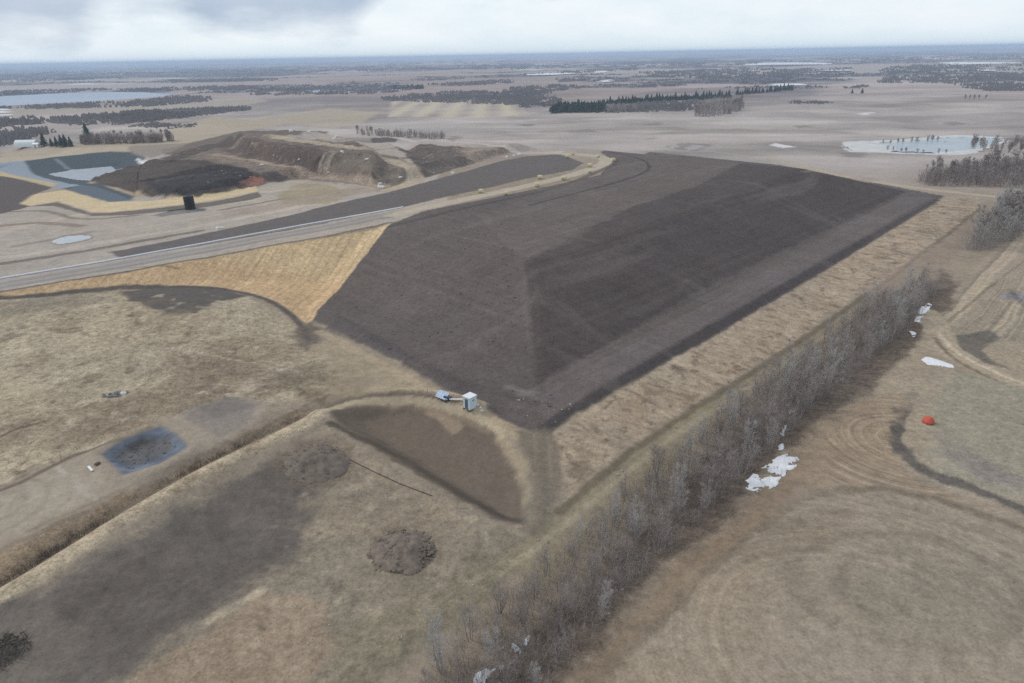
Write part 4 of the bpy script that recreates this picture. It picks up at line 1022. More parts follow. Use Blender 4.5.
def tube(P, r, n=8, r1=None, cap=True):
    P = [Vector(p_) for p_ in P]; V, Fc = [], []
    for i, p_ in enumerate(P):
        d = (P[min(i + 1, len(P) - 1)] - P[max(i - 1, 0)]).normalized()
        u = d.cross(Vector((0, 0, 1)) if abs(d.z) < .95 else Vector((1, 0, 0))).normalized(); w = u.cross(d)
        rr = r if r1 is None else r + (r1 - r) * i / (len(P) - 1)
        for k in range(n):
            a = 6.28318 * k / n
            V.append(p_ + (u * math.cos(a) + w * math.sin(a)) * rr)
    for i in range(len(P) - 1):
        for k in range(n):
            Fc.append((i * n + k, i * n + (k + 1) % n, (i + 1) * n + (k + 1) % n, (i + 1) * n + k))
    if cap: Fc += [tuple(range(n))[::1], tuple(range((len(P) - 1) * n, len(P) * n))[::-1]]
    return V, Fc
def box(x0, x1, y0, y1, z0, z1, bev=0.0):
    bm = bmesh.new()
    bmesh.ops.create_cube(bm, size=1, matrix=Matrix.Translation(((x0 + x1) / 2, (y0 + y1) / 2, (z0 + z1) / 2)) @ Matrix.Diagonal((x1 - x0, y1 - y0, z1 - z0, 1)))
    if bev: bmesh.ops.bevel(bm, geom=bm.edges[:], offset=bev, segments=2, affect='EDGES', profile=.6)
    bm.verts.index_update()
    r = [v_.co.copy() for v_ in bm.verts], [[v_.index for v_ in f_.verts] for f_ in bm.faces]
    bm.free(); return r
def merge(*parts): return joined([(vs, fs, Matrix.Identity(4)) for vs, fs in parts])
white_m = mat('white_paint', (.80, .81, .82), .5, (.72, .74, .76), 2.5)
wall_m = mat('pale_blue_wall', (.66, .76, .83), .5, (.58, .68, .75), 1.6)
# dirty white wedge next to the brown lump
p = at3(90.5, 469); d_ = at3(93, 472) - p; d_.z = 0
o = link('white_board', *box(-.9, .9, -.18, .18, 0, .16, .03), white_m); o.location = p + Vector((0, 0, .02)); o.rotation_euler.z = math.atan2(d_.y, d_.x)
tag(o, 'short white board lying on the sandy pad by the brown lump', 'board')
# thin irrigation-like hose and pipes
def on_land(px, lift=0.0, n=3, ck=2):
    Q = smooth_pts(ats(px), ck)
    z = hgt([a for a, _ in Q], [c for _, c in Q])
    return [Vector((a, c, float(zz) + lift)) for (a, c), zz in zip(Q, z)]
def dense(px, k=24):
    out = []
    for a, c in zip(px[:-1], px[1:]):
        for i in range(k): out.append((a[0] + (c[0] - a[0]) * i / k, a[1] + (c[1] - a[1]) * i / k))
    return out + [px[-1]]
def pipe(name, px, r, m, label, cat, lift=None, n=8, k=10):
    P = on_land(dense(px, k), (r * .7 if lift is None else lift), ck=1)
    o0 = P[0].copy()
    V, Fc = tube([p_ - o0 for p_ in P], r, n)
    o = link(name, V, Fc, m, None, True); o.location = o0
    return tag(o, label, cat)
pipe('white_pipe', [(-20, 282.6), (0, 279), (100, 262.5), (200, 244.5), (300, 226), (360, 215.5), (403, 207.5)], .25, white_m, 'long straight white pipe laid along the upper edge of the gravel road', 'pipe')
pipe('black_hose', [(346, 458), (372, 471), (400, 484), (432, 496)], .06, mat('black_rubber', (.06, .052, .046), .8), 'thin black hose running downhill from the wide dark soil heap', 'hose')

# ------------------------------------------------------------------ hut, panels and duct at the mound's foot
p = at3(470.3, 408)
hut = empty('utility_hut', p, R(-43), 'small pale blue utility hut with white roof at the mound corner', 'hut')
w2, dpt, hh = .82, .86, 2.45
wl = [box(-w2, w2, dpt - .05, dpt, .16, hh), box(-w2, -w2 + .05, -dpt, dpt - .052, .16, hh), box(w2 - .05, w2, -dpt, dpt - .052, .16, hh),
      box(-w2 + .052, -.42, -dpt, -dpt + .05, .16, hh), box(.40, w2 - .052, -dpt, -dpt + .05, .16, hh), box(-.418, .398, -dpt, -dpt + .05, 2.06, hh)]
link('wall', *merge(*wl), wall_m, hut)
for k in range(7):
    x = -dpt + .14 + k * .24
    link('wall_rib', *box(w2 + .001, w2 + .03, x - .03, x + .03, .2, hh - .04), wall_m, hut)
rf = link('roof', *box(-w2 - .10, w2 + .10, -dpt - .10, dpt + .10, hh + .002, hh + .11, .03), white_m, hut)
link('roof_trim', *merge(box(-w2 - .12, w2 + .12, -dpt - .13, -dpt - .102, hh - .06, hh + .09)), white_m, rf)
dr = link('door', *box(-.405, .385, -dpt + .015, -dpt + .045, .2, 2.05), mat('teal_grey', (.10, .17, .20), .5, (.07, .12, .145), 2), hut)
link('handle', *box(.26, .30, -dpt - .03, -dpt + .013, 1.05, 1.2), mat('steel', (.5, .5, .5), .35, metal=.8), dr)
link('door_frame', *merge(box(-.48, -.42, -dpt - .02, -dpt - .002, .16, 2.12), box(.40, .46, -dpt - .02, -dpt - .002, .16, 2.12)), white_m, dr)
for x in (-.7, .7): link('skid', *box(x - .09, x + .09, -dpt - .15, dpt + .15, -.1, .158), mat('skid_timber', (.12, .10, .08), .9), hut)
link('vent', *box(w2 + .004, w2 + .05, -.2, .25, 1.7, 1.95), mat('grey_vent', (.35, .37, .39), .5), hut)

p = at3(440, 400)
sp_ = empty('solar_array', p, R(-40), 'tilted pale blue solar array on a low frame left of the hut', 'solar panel')
tilt = Matrix.Translation((0, 0, .42)) @ Matrix.Rotation(R(33), 4, 'X')
pan_m = mat('blue_cells', (.26, .38, .56), .35, (.33, .46, .62), 1.2, spec=.3)
al_m = mat('aluminium', (.62, .64, .66), .35, metal=.6)
for k in range(3):
    x = -1.2 + k * .82
    vs, fs = box(x, x + .78, 0, 1.45, 0, .03)
    pn = link('panel', [tilt @ v_ for v_ in vs], fs, pan_m, sp_)
    fr = [box(x - .018, x - .001, -.02, 1.47, -.01, .05), box(x + .781, x + .798, -.02, 1.47, -.01, .05), box(x, x + .78, -.02, -.002, -.01, .05), box(x, x + .78, 1.452, 1.47, -.01, .05), box(x, x + .78, .71, .735, .031, .04)]
    vs, fs = merge(*fr); link('frame', [tilt @ v_ for v_ in vs], fs, al_m, pn)
for x in (-1.05, 1.1):
    link('leg', *tube([(x, .1, -.15), (x, .1, .46)], .035), al_m, sp_); link('leg', *tube([(x, 1.1, -.15), (x, 1.1, 1.1)], .035), al_m, sp_)
    link('brace', *tube([(x, .12, .05), (x, 1.08, .6)], .022), al_m, sp_)
link('base_rail', *merge(box(-1.4, 1.6, .02, .14, -.05, .06), box(-1.4, 1.6, 1.04, 1.16, -.05, .06)), mat('dark_steel', (.06, .07, .09), .5), sp_)
bx = empty('battery_box', at3(447.5, 399.5), R(-35), 'dark blue battery box on the soil right of the solar array', 'box')
link('body', *box(-.62, .62, -.36, .36, 0, .55, .03), mat('navy_box', (.035, .05, .09), .5), bx)
link('lid', *box(-.66, .66, -.40, .40, .552, .63, .02), mat('navy_lid', (.05, .065, .11), .45), bx)
a, c = at3(444.5, 401), at3(463, 401.5)
d_ = c - a; d_.z = 0
duct = empty('white_duct', a, math.atan2(d_.y, d_.x), 'white pipe linking the solar array to the pale blue hut', 'pipe')
L = d_.length; dz_ = c.z - a.z
link('pipe', *tube([(0, 0, .42), (L * .5, 0, .40 + dz_ * .5), (L, 0, .44 + dz_)], .14, 12), white_m, duct, True)
for k in (.15, .8): link('stand', *box(L * k - .05, L * k + .05, -.12, .12, -.1, .28 + dz_ * k), al_m, duct)
p = at3(427.5, 396)
ps = empty('marker_post', p, .4, 'thin grey post with cable loops left of the solar array', 'post')
link('post', *tube([(0, 0, -.2), (.05, 0, 1.5)], .045), mat('galvanised', (.36, .37, .38), .5, metal=.4), ps)
link('cable', *tube([(.1 + .32 * math.cos(t * .5), .1 * math.sin(t * .9), .45 + .42 * math.sin(t * .5)) for t in range(26)], .03, 6), mat('grey_cable', (.28, .29, .30), .6), ps)
for i, (px, py) in enumerate([(478, 405), (480.5, 408), (482, 411)]):
    vs, fs = ROCKS[i]; o = link('foot_stone', [v_ * .3 for v_ in vs], fs, dust_m); o.location = at3(px, py) + Vector((0, 0, .06))
    tag(o, 'pale stone at the toe just right of the hut', 'stone', 'stones beside the hut')

# red tarp heap on the right field
cx, cy = at(928, 422.5)
o = patch('red_tarp', [(cx + 1.0 * math.cos(t), cy + 1.05 * math.sin(t)) for t in [i * .6283 for i in range(10)]], .10, 1.25, mat('red_sheet', (.60, .11, .06), .55, (.46, .075, .045), 3, .3), True, 1, .12, 0, 0, 77, None, None, .45, .18, .5)
tag(o, 'bright red tarp bundled into a rounded heap on the right-hand field', 'tarp')

# black tank
p = at3(190.5, 209)
tk = empty('storage_tank', p, .3, 'tall black cylindrical tank standing on the gravel yard', 'tank')
tm = mat('black_plastic', (.022, .024, .027), .5, (.035, .037, .04), 1)
V, Fc = [], []
prof = [(1.72, 0), (1.78, .12), (1.78, 4.55), (1.70, 4.72), (.9, 5.0), (.42, 5.05)]
n = 28
for r0, z0 in prof: V += [(r0 * math.cos(6.28318 * k / n), r0 * math.sin(6.28318 * k / n), z0) for k in range(n)]
for i in range(len(prof) - 1): Fc += [(i * n + k, i * n + (k + 1) % n, (i + 1) * n + (k + 1) % n, (i + 1) * n + k) for k in range(n)]
Fc.append(tuple(range((len(prof) - 1) * n, len(prof) * n)))
link('shell', V, Fc, tm, tk)
for z0 in (1.2, 2.3, 3.4):
    link('hoop', [(r0 * math.cos(6.28318 * k / n), r0 * math.sin(6.28318 * k / n), z0 + dz2) for r0, dz2 in ((1.782, -.06), (1.84, -.03), (1.84, .03), (1.782, .06)) for k in range(n)],
         [(i * n + k, i * n + (k + 1) % n, (i + 1) * n + (k + 1) % n, (i + 1) * n + k) for i in range(3) for k in range(n)], tm, tk)
link('lid', *tube([(0, 0, 5.04), (0, 0, 5.2)], .5, 16), tm, tk)
link('ladder', *merge(tube([(-.25, -1.9, 0), (-.25, -1.9, 4.8)], .04, 6), tube([(.25, -1.9, 0), (.25, -1.9, 4.8)], .04, 6), *[tube([(-.25, -1.9, .4 + .4 * k), (.25, -1.9, .4 + .4 * k)], .025, 5) for k in range(11)]), mat('dark_ladder', (.05, .05, .055), .5), tk)
link('outlet_pipe', *tube([(-1.7, -.3, .35), (-3.4, -.8, .3), (-7.5, -2.2, .25)], .14, 8), tm, tk, True)

# far white quonset barn
p = at3(28, 146.5)
bn = empty('quonset_barn', p, R(-4), 'long white arched barn beyond the lined pond', 'barn')
L2, Rb = 7.6, 3.9
arc = [(Rb * math.cos(math.pi * k / 14), Rb * 1.18 * math.sin(math.pi * k / 14)) for k in range(15)]
bw = mat('barn_white', (.74, .80, .79), .45, (.66, .72, .71), .6)
V = [(x, y, z) for x in [-L2 + 2 * L2 * i / 12 for i in range(13)] for y, z in arc]
Fc = [(i * 15 + k, i * 15 + k + 1, (i + 1) * 15 + k + 1, (i + 1) * 15 + k) for i in range(12) for k in range(14)]
link('roof', V, Fc, bw, bn, True)
for sx in (-1, 1):
    link('end_wall', [(sx * (L2 - .15), y * .97, z * .97) for y, z in arc], [tuple(range(15))], mat('barn_end', (.55, .64, .66), .5), bn)
for k in range(1, 12):
    x = -L2 + 2 * L2 * k / 12
    link('rib', *tube([(x, y * 1.005, z * 1.005) for y, z in arc], .07, 4), bw, bn)
dd_ = link('door', *box(L2 - .14, L2 + .02, -1.5, 1.5, 0, 3.1), mat('barn_door', (.40, .45, .46), .5), bn)
link('handle', *box(L2 + .022, L2 + .08, 1.1, 1.2, 1.2, 1.6), white_m, dd_)
p = at3(37, 147.2)
an = empty('white_shed', p, R(-8), 'small white gabled shed at the right end of the arched barn', 'shed')
link('wall', *box(-2.2, 2.2, -1.5, 1.5, -.2, 2.2), white_m, an)
link('roof', [(-2.4, -1.7, 2.15), (2.4, -1.7, 2.15), (2.4, 0, 3.1), (-2.4, 0, 3.1), (-2.4, 1.7, 2.15), (2.4, 1.7, 2.15), (-2.4, -1.7, 2.05), (2.4, -1.7, 2.05), (2.4, 1.7, 2.05), (-2.4, 1.7, 2.05)],
     [(0, 1, 2, 3), (3, 2, 5, 4), (6, 7, 1, 0), (4, 5, 8, 9), (1, 7, 8, 5, 2), (6, 0, 3, 4, 9)], white_m, an)
link('door', *box(-.7, .7, -1.56, -1.503, -.1, 1.8), mat('barn_door', (0, 0, 0)), an)

# straw bales along the curved gravel road
bale_m = mat('straw_bale', (.74, .66, .44), .95, (.60, .52, .32), 3, .6)
twine_m = mat('twine', (.30, .26, .16), .8)
prof = [(-.72, .0), (-.72, .55), (-.66, .68), (-.4, .74), (0, .76), (.4, .74), (.66, .68), (.72, .55), (.72, 0)]
n = 18; V, Fc = [], []
rr = random.Random(4)
for x, r0 in prof: V += [(x + rr.uniform(-.02, .02), r0 * math.cos(6.28318 * k / n) * rr.uniform(.97, 1.03), .7 + r0 * math.sin(6.28318 * k / n) * rr.uniform(.96, 1.03)) for k in range(n)]
for i in range(len(prof) - 1): Fc += [(i * n + k, i * n + (k + 1) % n, (i + 1) * n + (k + 1) % n, (i + 1) * n + k) for k in range(n)]
bale_src = None
for i, (px, py) in enumerate([(481, 193), (507, 195), (537.5, 187), (540, 179), (564, 180), (590, 173), (590, 167), (613, 161.5), (598, 157.5), (567.5, 158), (572.5, 155)]):
    if bale_src is None:
        o = link('straw_bale', V, Fc, bale_m); bale_src = o
        tw = link('twine', [(x, .775 * math.cos(6.28318 * k / n), .7 + .775 * math.sin(6.28318 * k / n)) for x0 in (-.35, 0, .35) for x in (x0 - .02, x0 + .02) for k in range(n)],
                  [(j * 2 * n + k, j * 2 * n + (k + 1) % n, j * 2 * n + n + (k + 1) % n, j * 2 * n + n + k) for j in range(3) for k in range(n)], twine_m, o)
    else:
        o = bale_src.copy(); C.objects.link(o)
        t_ = tw.copy(); C.objects.link(t_); t_.parent = o
    o.location = at3(px, py); o.rotation_euler = (0, 0, rr.uniform(-.5, .9)); k = rr.uniform(.95, 1.2); o.scale = (k * 1.1, k, k)
    tag(o, 'pale yellow round straw bale edging the curved gravel road', 'straw bale', 'straw bales along the curved road')

# ------------------------------------------------------------------ leafless trees and shrubs
class TwigMesh:
    def __init__(s): s.V = []; s.F = []
    def prism(s, a, c, r0, r1, n=3):
        d = (c - a)
        if d.length < 1e-5: return
        d = d.normalized(); u = d.orthogonal().normalized(); w = d.cross(u); o = len(s.V)
        for p_, r in ((a, r0), (c, r1)):
            for k in range(n):
                t_ = 6.28318 * k / n; s.V.append(p_ + (u * math.cos(t_) + w * math.sin(t_)) * r)
        s.F += [(o + k, o + (k + 1) % n, o + n + (k + 1) % n, o + n + k) for k in range(n)]
    def blade(s, a, c, r, rr_):
        d = (c - a).normalized(); u = d.cross(Vector((rr_.uniform(-1, 1), rr_.uniform(-1, 1), rr_.uniform(-1, 1)))).normalized() * r
        o = len(s.V); s.V += [a - u, a + u, c]; s.F.append((o, o + 1, o + 2))
def bent(d, rr_, k): return (d + Vector((rr_.gauss(0, k), rr_.gauss(0, k), rr_.gauss(0, k * .6)))).normalized()
def make_bare(seed, h, stems, spread, ntwig, wtw=.022):
    rr_ = random.Random(seed); T, K = TwigMesh(), TwigMesh(); tips = []
    for sidx in range(stems):
        az_ = rr_.uniform(0, 6.28); lean = 0.03 if stems == 1 else rr_.uniform(.08, .30)
        d = Vector((math.cos(az_) * lean, math.sin(az_) * lean, 1)).normalized()
        p_ = Vector((math.cos(az_) * .2, math.sin(az_) * .2, -.3)) * (0 if stems == 1 else 1) + Vector((0, 0, -.3 if stems == 1 else 0))
        hs = h * rr_.uniform(.82, 1.0); ns = 9; r0 = .0135 * hs * (1 if stems < 2 else .72)
        pts = [p_.copy()]
        for i in range(ns):
            d = (bent(d, rr_, .06) + Vector((0, 0, .1))).normalized(); p_ = p_ + d * hs / ns; pts.append(p_.copy())
        for i in range(ns):
            T.prism(pts[i], pts[i + 1], r0 * (1 - i / ns * .9), r0 * (1 - (i + 1) / ns * .9), 5)
        nb = int(20 if stems == 1 else 12)
        for b_i in range(nb):
            f_ = rr_.uniform(.14, .97); i = min(int(f_ * ns), ns - 1)
            q0 = pts[i].lerp(pts[i + 1], f_ * ns - i)
            a_ = rr_.uniform(0, 6.28); up = rr_.uniform(.7, 1.7)
            bd = Vector((math.cos(a_), math.sin(a_), up)).normalized()
            bl = hs * spread * (1.25 - f_) * rr_.uniform(.7, 1.2); rb = r0 * .38 * (1.15 - f_)
            q1 = q0
            for j in range(4):
                bd = (bent(bd, rr_, .14) + Vector((0, 0, .10))).normalized(); q2 = q1 + bd * bl / 4
                K.prism(q1, q2, rb * (1 - j * .22), rb * (1 - (j + 1) * .22), 3)
                for s2 in range(2):
                    sd2 = (bd + Vector((rr_.gauss(0, .6), rr_.gauss(0, .6), rr_.gauss(.25, .4)))).normalized(); l2 = bl * rr_.uniform(.2, .42)
                    q3 = q2 + sd2 * l2
                    K.prism(q2, q3, rb * .42, rb * .14, 3)
                    tips += [(q2.lerp(q3, rr_.uniform(.2, 1)), sd2, l2) for _ in range(3)]
                tips.append((q2, bd, bl * .3)); q1 = q2
    for _ in range(ntwig):
        b0, d0, l0 = rr_.choice(tips)
        dd = (d0 + Vector((rr_.gauss(0, .55), rr_.gauss(0, .55), rr_.gauss(.35, .4)))).normalized()
        K.blade(b0, b0 + dd * rr_.uniform(.4, 1.1) * (.40 + h * .05), wtw, rr_)
    return T, K
bark = [mat('bark_grey', (.30, .28, .265), .9, (.20, .185, .17), 4), mat('bark_pale', (.46, .44, .42), .9, (.32, .30, .28), 3), mat('bark_brown', (.19, .165, .15), .9, (.13, .11, .10), 4)]
twig = [mat('twigs_grey', (.42, .375, .345), .9, (.31, .275, .25), .8), mat('twigs_pale', (.50, .48, .46), .9, (.40, .38, .36), .8), mat('twigs_mauve', (.37, .315, .29), .9, (.28, .24, .22), .8)]
PROTO = []
FORMS = [(8.6, 2, .34, 1500, 0), (7.6, 4, .30, 1700, 0), (9.4, 2, .30, 1500, 1), (7.0, 4, .34, 1600, 2), (8.2, 3, .34, 1700, 0), (6.2, 5, .36, 1700, 2), (7.4, 3, .36, 1500, 2), (8.8, 4, .28, 1600, 1)]
for i, (h, st, sp2, ntw, mi) in enumerate(FORMS + FORMS):
    far_kind = i >= 8
    T, K = make_bare(900 + i, h, st, sp2, 900 if far_kind else ntw, .05 if far_kind else .011)
    a = link('trunk', T.V, T.F, bark[mi]); c = link('crown', K.V, K.F, twig[mi])
    PROTO.append((a.data, c.data, h)); bpy.data.objects.remove(a); bpy.data.objects.remove(c)
def plant_tree(name, pos, k, height, rz, label, cat, group):
    tm_, km_, h = PROTO[k]
    e_ = empty(name, pos, rz, label, cat, group); s_ = height / h; e_.scale = (s_, s_, s_)
    for nm, me in (('trunk', tm_), ('crown', km_)):
        o_ = bpy.data.objects.new(nm, me); C.objects.link(o_); o_.parent = e_
    return e_
def fill(Pxy, n, gap, seed, tries=40):
    g2 = np.random.default_rng(seed); P_ = np.asarray(Pxy)
    c_ = g2.uniform(P_.min(0), P_.max(0), (n * tries, 2)); c_ = c_[poly_sd(c_[:, 0], c_[:, 1], P_) < 0]
    out = np.empty((0, 2))
    for p_ in c_:
        if len(out) and ((out - p_) ** 2).sum(1).min() < gap * gap: continue
        out = np.vstack([out, p_])
        if len(out) >= n: break
    return [tuple(map(float, p_)) for p_ in out]
def gappy(pts, scale=10, cut=.30, seed=611):
    p_ = np.asarray(pts); return [tuple(map(float, v_)) for v_ in p_[fbm(p_[:, 0], p_[:, 1], scale, 3, seed) < cut]]
def link_tris(name, V, material, nper=3, kind='stuff'):
    """many separate little faces of nper corners each, joined in one mesh"""
    V = np.asarray(V, np.float32).reshape(-1, 3); me = bpy.data.meshes.new(name); nf = len(V) // nper
    c0 = V.mean(0); c0[2] = V[:, 2].min(); V = V - c0
    me.vertices.add(len(V)); me.vertices.foreach_set('co', V.ravel())
    me.loops.add(len(V)); me.loops.foreach_set('vertex_index', np.arange(len(V), dtype=np.int32))
    me.polygons.add(nf); me.polygons.foreach_set('loop_start', np.arange(0, len(V), nper, dtype=np.int32))
    me.update(calc_edges=True); me.materials.append(material)
    o = bpy.data.objects.new(name, me); C.objects.link(o); o.location = tuple(map(float, c0))
    return tag(o, kind=kind)
def unit(v_): return v_ / (np.linalg.norm(v_, axis=-1, keepdims=True) + 1e-9)
def blades(A, B, w_, g2):
    u = unit(np.cross(unit(B - A), g2.normal(size=A.shape))) * (w_ if np.isscalar(w_) else w_[:, None])
    return np.stack([A - u, A + u, B], 1)
BELT = ats([(418, 690), (452, 655), (500, 610), (552, 562), (600, 520), (650, 478), (700, 436), (745, 402), (800, 360), (850, 322), (900, 292), (928, 285), (936, 292), (920, 312), (900, 335), (872, 358), (840, 388), (800, 418), (772, 450), (735, 486), (700, 520), (655, 562), (612, 606), (575, 650), (545, 690), (520, 730), (430, 730)])
rb = random.Random(21)
spots = gappy(fill(BELT, 214, 3.1, 3), 11, .62, 612)
for i, (x, y) in enumerate(spots):
    farf = min(1, max(0, (y - 75) / 110))
    k = rb.choice([0, 1, 3, 4, 5, 6, 0, 4, 2, 7] if farf < .35 else [0, 1, 4, 7, 0, 1, 2, 3])
    hh_ = (rb.uniform(4.0, 6.6) + 2.2 * farf) * (1.04 + .5 * float(fbm(np.array([x]), np.array([y]), 13, 2, 611)[0]))
    if k in (2, 7): hh_ += .8
    part_ = 'around the lower snow cluster' if y < 78 else 'just above the lower snow cluster' if y < 103 else 'beside the large ragged snow patch' if y < 138 else 'near the stepped snow strip'
    kind_ = 'pale-barked leafless tree' if k in (2, 7) else 'small mauve-brown leafless tree' if k in (3, 5, 6) else 'grey leafless tree'
    plant_tree('bare_tree', (x, y, float(hgt(x, y)[0])), k, hh_, rb.uniform(0, 6.28), kind_ + ' in the long belt ' + part_, 'tree', kind_ + 's ' + part_)
EDGE = ats([(962, 250), (985, 232), (1010, 212), (1040, 200), (1060, 214), (1030, 232), (1000, 246), (975, 252)])
for i, (x, y) in enumerate(fill(EDGE, 30, 3.2, 5)):
    plant_tree('bare_tree', (x, y, float(hgt(x, y)[0])), 8 + rb.choice([0, 1, 4, 7, 2]), rb.uniform(10, 14), rb.uniform(0, 6.28), 'tall leafless grey tree in the clump at the right edge beyond the belt', 'tree', 'leafless trees of the right-edge clump')
GROVE = ats([(918, 182), (935, 174), (965, 170), (1000, 166), (1060, 160), (1060, 190), (1010, 188), (960, 187), (925, 186)])
for i, (x, y) in enumerate(fill(GROVE, 42, 4.2, 6)):
    plant_tree('bare_tree', (x, y, float(hgt(x, y)[0])), 8 + rb.choice([0, 3, 4, 5, 6, 1]), rb.uniform(7, 11), rb.uniform(0, 6.28), 'dark leafless tree in the grove between the frozen pond and mound corner', 'tree', 'leafless trees of the pond grove')
# underbrush below the belt: nobody could count it
def thicket(name, pts, seed, hmin, hmax, nb, nt, w_, m, splay=.3):
    g2 = np.random.default_rng(seed); pts = np.asarray(pts); n = len(pts)
    base = np.stack([pts[:, 0], pts[:, 1], hgt(pts[:, 0], pts[:, 1]) - .05], 1); h = g2.uniform(hmin, hmax, n)
    i = np.repeat(np.arange(n), nb)
    a_ = g2.uniform(0, 6.28, len(i)); s_ = np.abs(g2.normal(0, splay, len(i)))
    d = unit(np.stack([np.cos(a_) * s_, np.sin(a_) * s_, np.ones(len(i))], 1))
    A = base[i] + np.stack([g2.normal(0, .5, len(i)), g2.normal(0, .5, len(i)), np.zeros(len(i))], 1); L_ = h[i] * g2.uniform(.5, 1, len(i))
    B = A + d * L_[:, None]
    T = [blades(A, B, w_, g2)]
    j = np.repeat(np.arange(len(A)), nt); t0 = g2.uniform(.3, .95, len(j))[:, None]
    A2 = A[j] * (1 - t0) + B[j] * t0; d2 = unit(d[j] + g2.normal(0, .5, (len(j), 3)) * np.array([1, 1, .5]))
    T.append(blades(A2, A2 + d2 * (L_[j] * g2.uniform(.2, .42, len(j)))[:, None], w_ * .6, g2))
    return link_tris(name, np.concatenate(T), m)
brush_m = mat('brush_mauve', (.33, .28, .262), .95, (.23, .195, .18), .3)
brush_g = mat('brush_grey', (.42, .38, .355), .95, (.31, .275, .255), .3)
thicket('underbrush', gappy(fill(BELT, 1400, 1.1, 9, 20), 8, .6, 613), 10, 1.2, 3.4, 18, 5, .02, brush_m)
thicket('sapling_thicket', gappy(fill(BELT, 900, 1.4, 19, 20), 9, .42, 614), 11, 2.4, 5.2, 10, 8, .02, brush_g, .26)
HEM = ats([(560, 690), (615, 618), (690, 545), (740, 498), (790, 446), (840, 400), (890, 352), (905, 356), (850, 412), (800, 458), (750, 508), (700, 556), (630, 622), (585, 690)])
HEM2 = ats([(440, 640), (520, 575), (620, 490), (720, 410), (820, 335), (890, 285), (895, 292), (820, 348), (720, 425), (620, 505), (530, 590), (450, 655)])
thicket('fringe_brush', fill(HEM, 170, 1.6, 12) + fill(HEM2, 200, 1.4, 13), 14, .6, 1.8, 12, 3, .018, mat('brush_tan', (.36, .31, .27), .95, (.26, .22, .19), .3), .45)
thicket('pond_grove_brush', fill(GROVE, 620, 1.6, 15), 16, 3, 7, 10, 6, .055, brush_m, .35)
thicket('edge_clump_brush', fill(EDGE, 360, 1.2, 17), 18, 3, 8.5, 10, 7, .04, brush_g, .3)
def tufts(name, Pxy, n, hmin, hmax, m, seed, w_=.05):
    P2 = np.asarray(Pxy); g2 = np.random.default_rng(seed); cand = g2.uniform(P2.min(0), P2.max(0), (n * 6, 2))
    s_ = poly_sd(cand[:, 0], cand[:, 1], P2); dens = fbm(cand[:, 0], cand[:, 1], 6, 3, 300 + seed)
    cand = cand[(s_ < 0) & (dens > g2.uniform(-.5, .5, len(cand)))][:n]
    thicket(name, cand, seed, hmin, hmax, 6, 0, w_, m, .8)
dry_m = mat('dry_grass', (.50, .44, .35), .95, (.36, .31, .245), .6)
tufts('bank_grass', ats(BANK), 6000, .12, .34, dry_m, 41, .02)
tufts('ditch_grass', ats([(0, 560), (120, 502), (200, 464), (300, 412), (320, 420), (215, 474), (130, 524), (0, 606)]), 3000, .12, .4, dry_m, 43, .02)
DITCH = [(a_ - 1.6, c_ + 4.4) for a_, c_ in BERM[:len(BERM) // 2 + 5]]
pts = [(a_ + random.gauss(0, .7), c_ + random.gauss(0, .7)) for a_, c_ in DITCH for _ in range(14) if -75 < a_ < -25]
g2 = np.random.default_rng(3); seg = np.array(DITCH); ii_ = g2.integers(0, len(seg) - 1, 420); tt_ = g2.random(420)[:, None]
pts = seg[ii_] * (1 - tt_) + seg[ii_ + 1] * tt_ + g2.normal(0, .6, (420, 2))
pts = pts[fbm(pts[:, 0], pts[:, 1], 9, 3, 640) > -.05]
thicket('ditch_scrub', pts, 21, .4, 1.2, 16, 3, .02, mat('scrub_dark', (.16, .125, .10), .95, (.11, .09, .075), .5), .5)
weed_m = mat('dead_weeds', (.17, .135, .105), .95, (.12, .095, .075), .5)
thicket('dead_weeds', fill(ats([(0, 325), (120, 305), (280, 318), (320, 360), (300, 400), (150, 425), (0, 480)]), 300, 1.6, 51), 52, .2, .55, 12, 2, .025, weed_m, .7)
thicket('field_weeds', fill(ats([(120, 690), (260, 600), (340, 470), (430, 490), (520, 535), (440, 640), (360, 690)]), 160, 1.5, 53), 54, .15, .45, 10, 2, .02, weed_m, .7)
thicket('bank_weeds', fill(ats(BANK), 240, 1.8, 55), 56, .25, .7, 14, 2, .025, weed_m, .6)
def specks(name, Pxy, n, s0, s1, m, seed):
    g2 = np.random.default_rng(seed); P2 = np.asarray(Pxy); c_ = g2.uniform(P2.min(0), P2.max(0), (n * 5, 2)); c_ = c_[poly_sd(c_[:, 0], c_[:, 1], P2) < 0][:n]
    z_ = hgt(c_[:, 0], c_[:, 1]); items = []
    for (x, y), z in zip(c_, z_):
        s_ = float(g2.uniform(s0, s1) * (1 if g2.random() < .9 else 1.8))
        items.append((*ROCKS[int(g2.integers(8))], Matrix.Translation((x, y, float(z) + s_ * .15)) @ Matrix.Rotation(float(g2.uniform(0, 6)), 4, 'Z') @ Matrix.Scale(s_, 4)))
    tag(link(name, *joined(items), m), kind='stuff')
specks('waste_litter', ats([(190, 190), (205, 160), (240, 140), (330, 140), (420, 148), (500, 150), (430, 174), (390, 187), (300, 179)]), 90, .12, .35, dust_m, 61)
specks('soil_clods', ats([(330, 322), (400, 240), (520, 215), (530, 300), (560, 420), (540, 430), (480, 400)]), 420, .06, .2, mat('soil_clod', (.13, .11, .10), .95, (.085, .072, .066), 2), 62)
specks('toe_stones', ats([(500, 395), (530, 400), (580, 402), (556, 428), (525, 426)]), 34, .05, .14, stone_m, 63)
specks('field_stones', ats([(250, 640), (330, 500), (420, 490), (520, 535), (400, 660)]), 90, .05, .14, stone_m, 64)
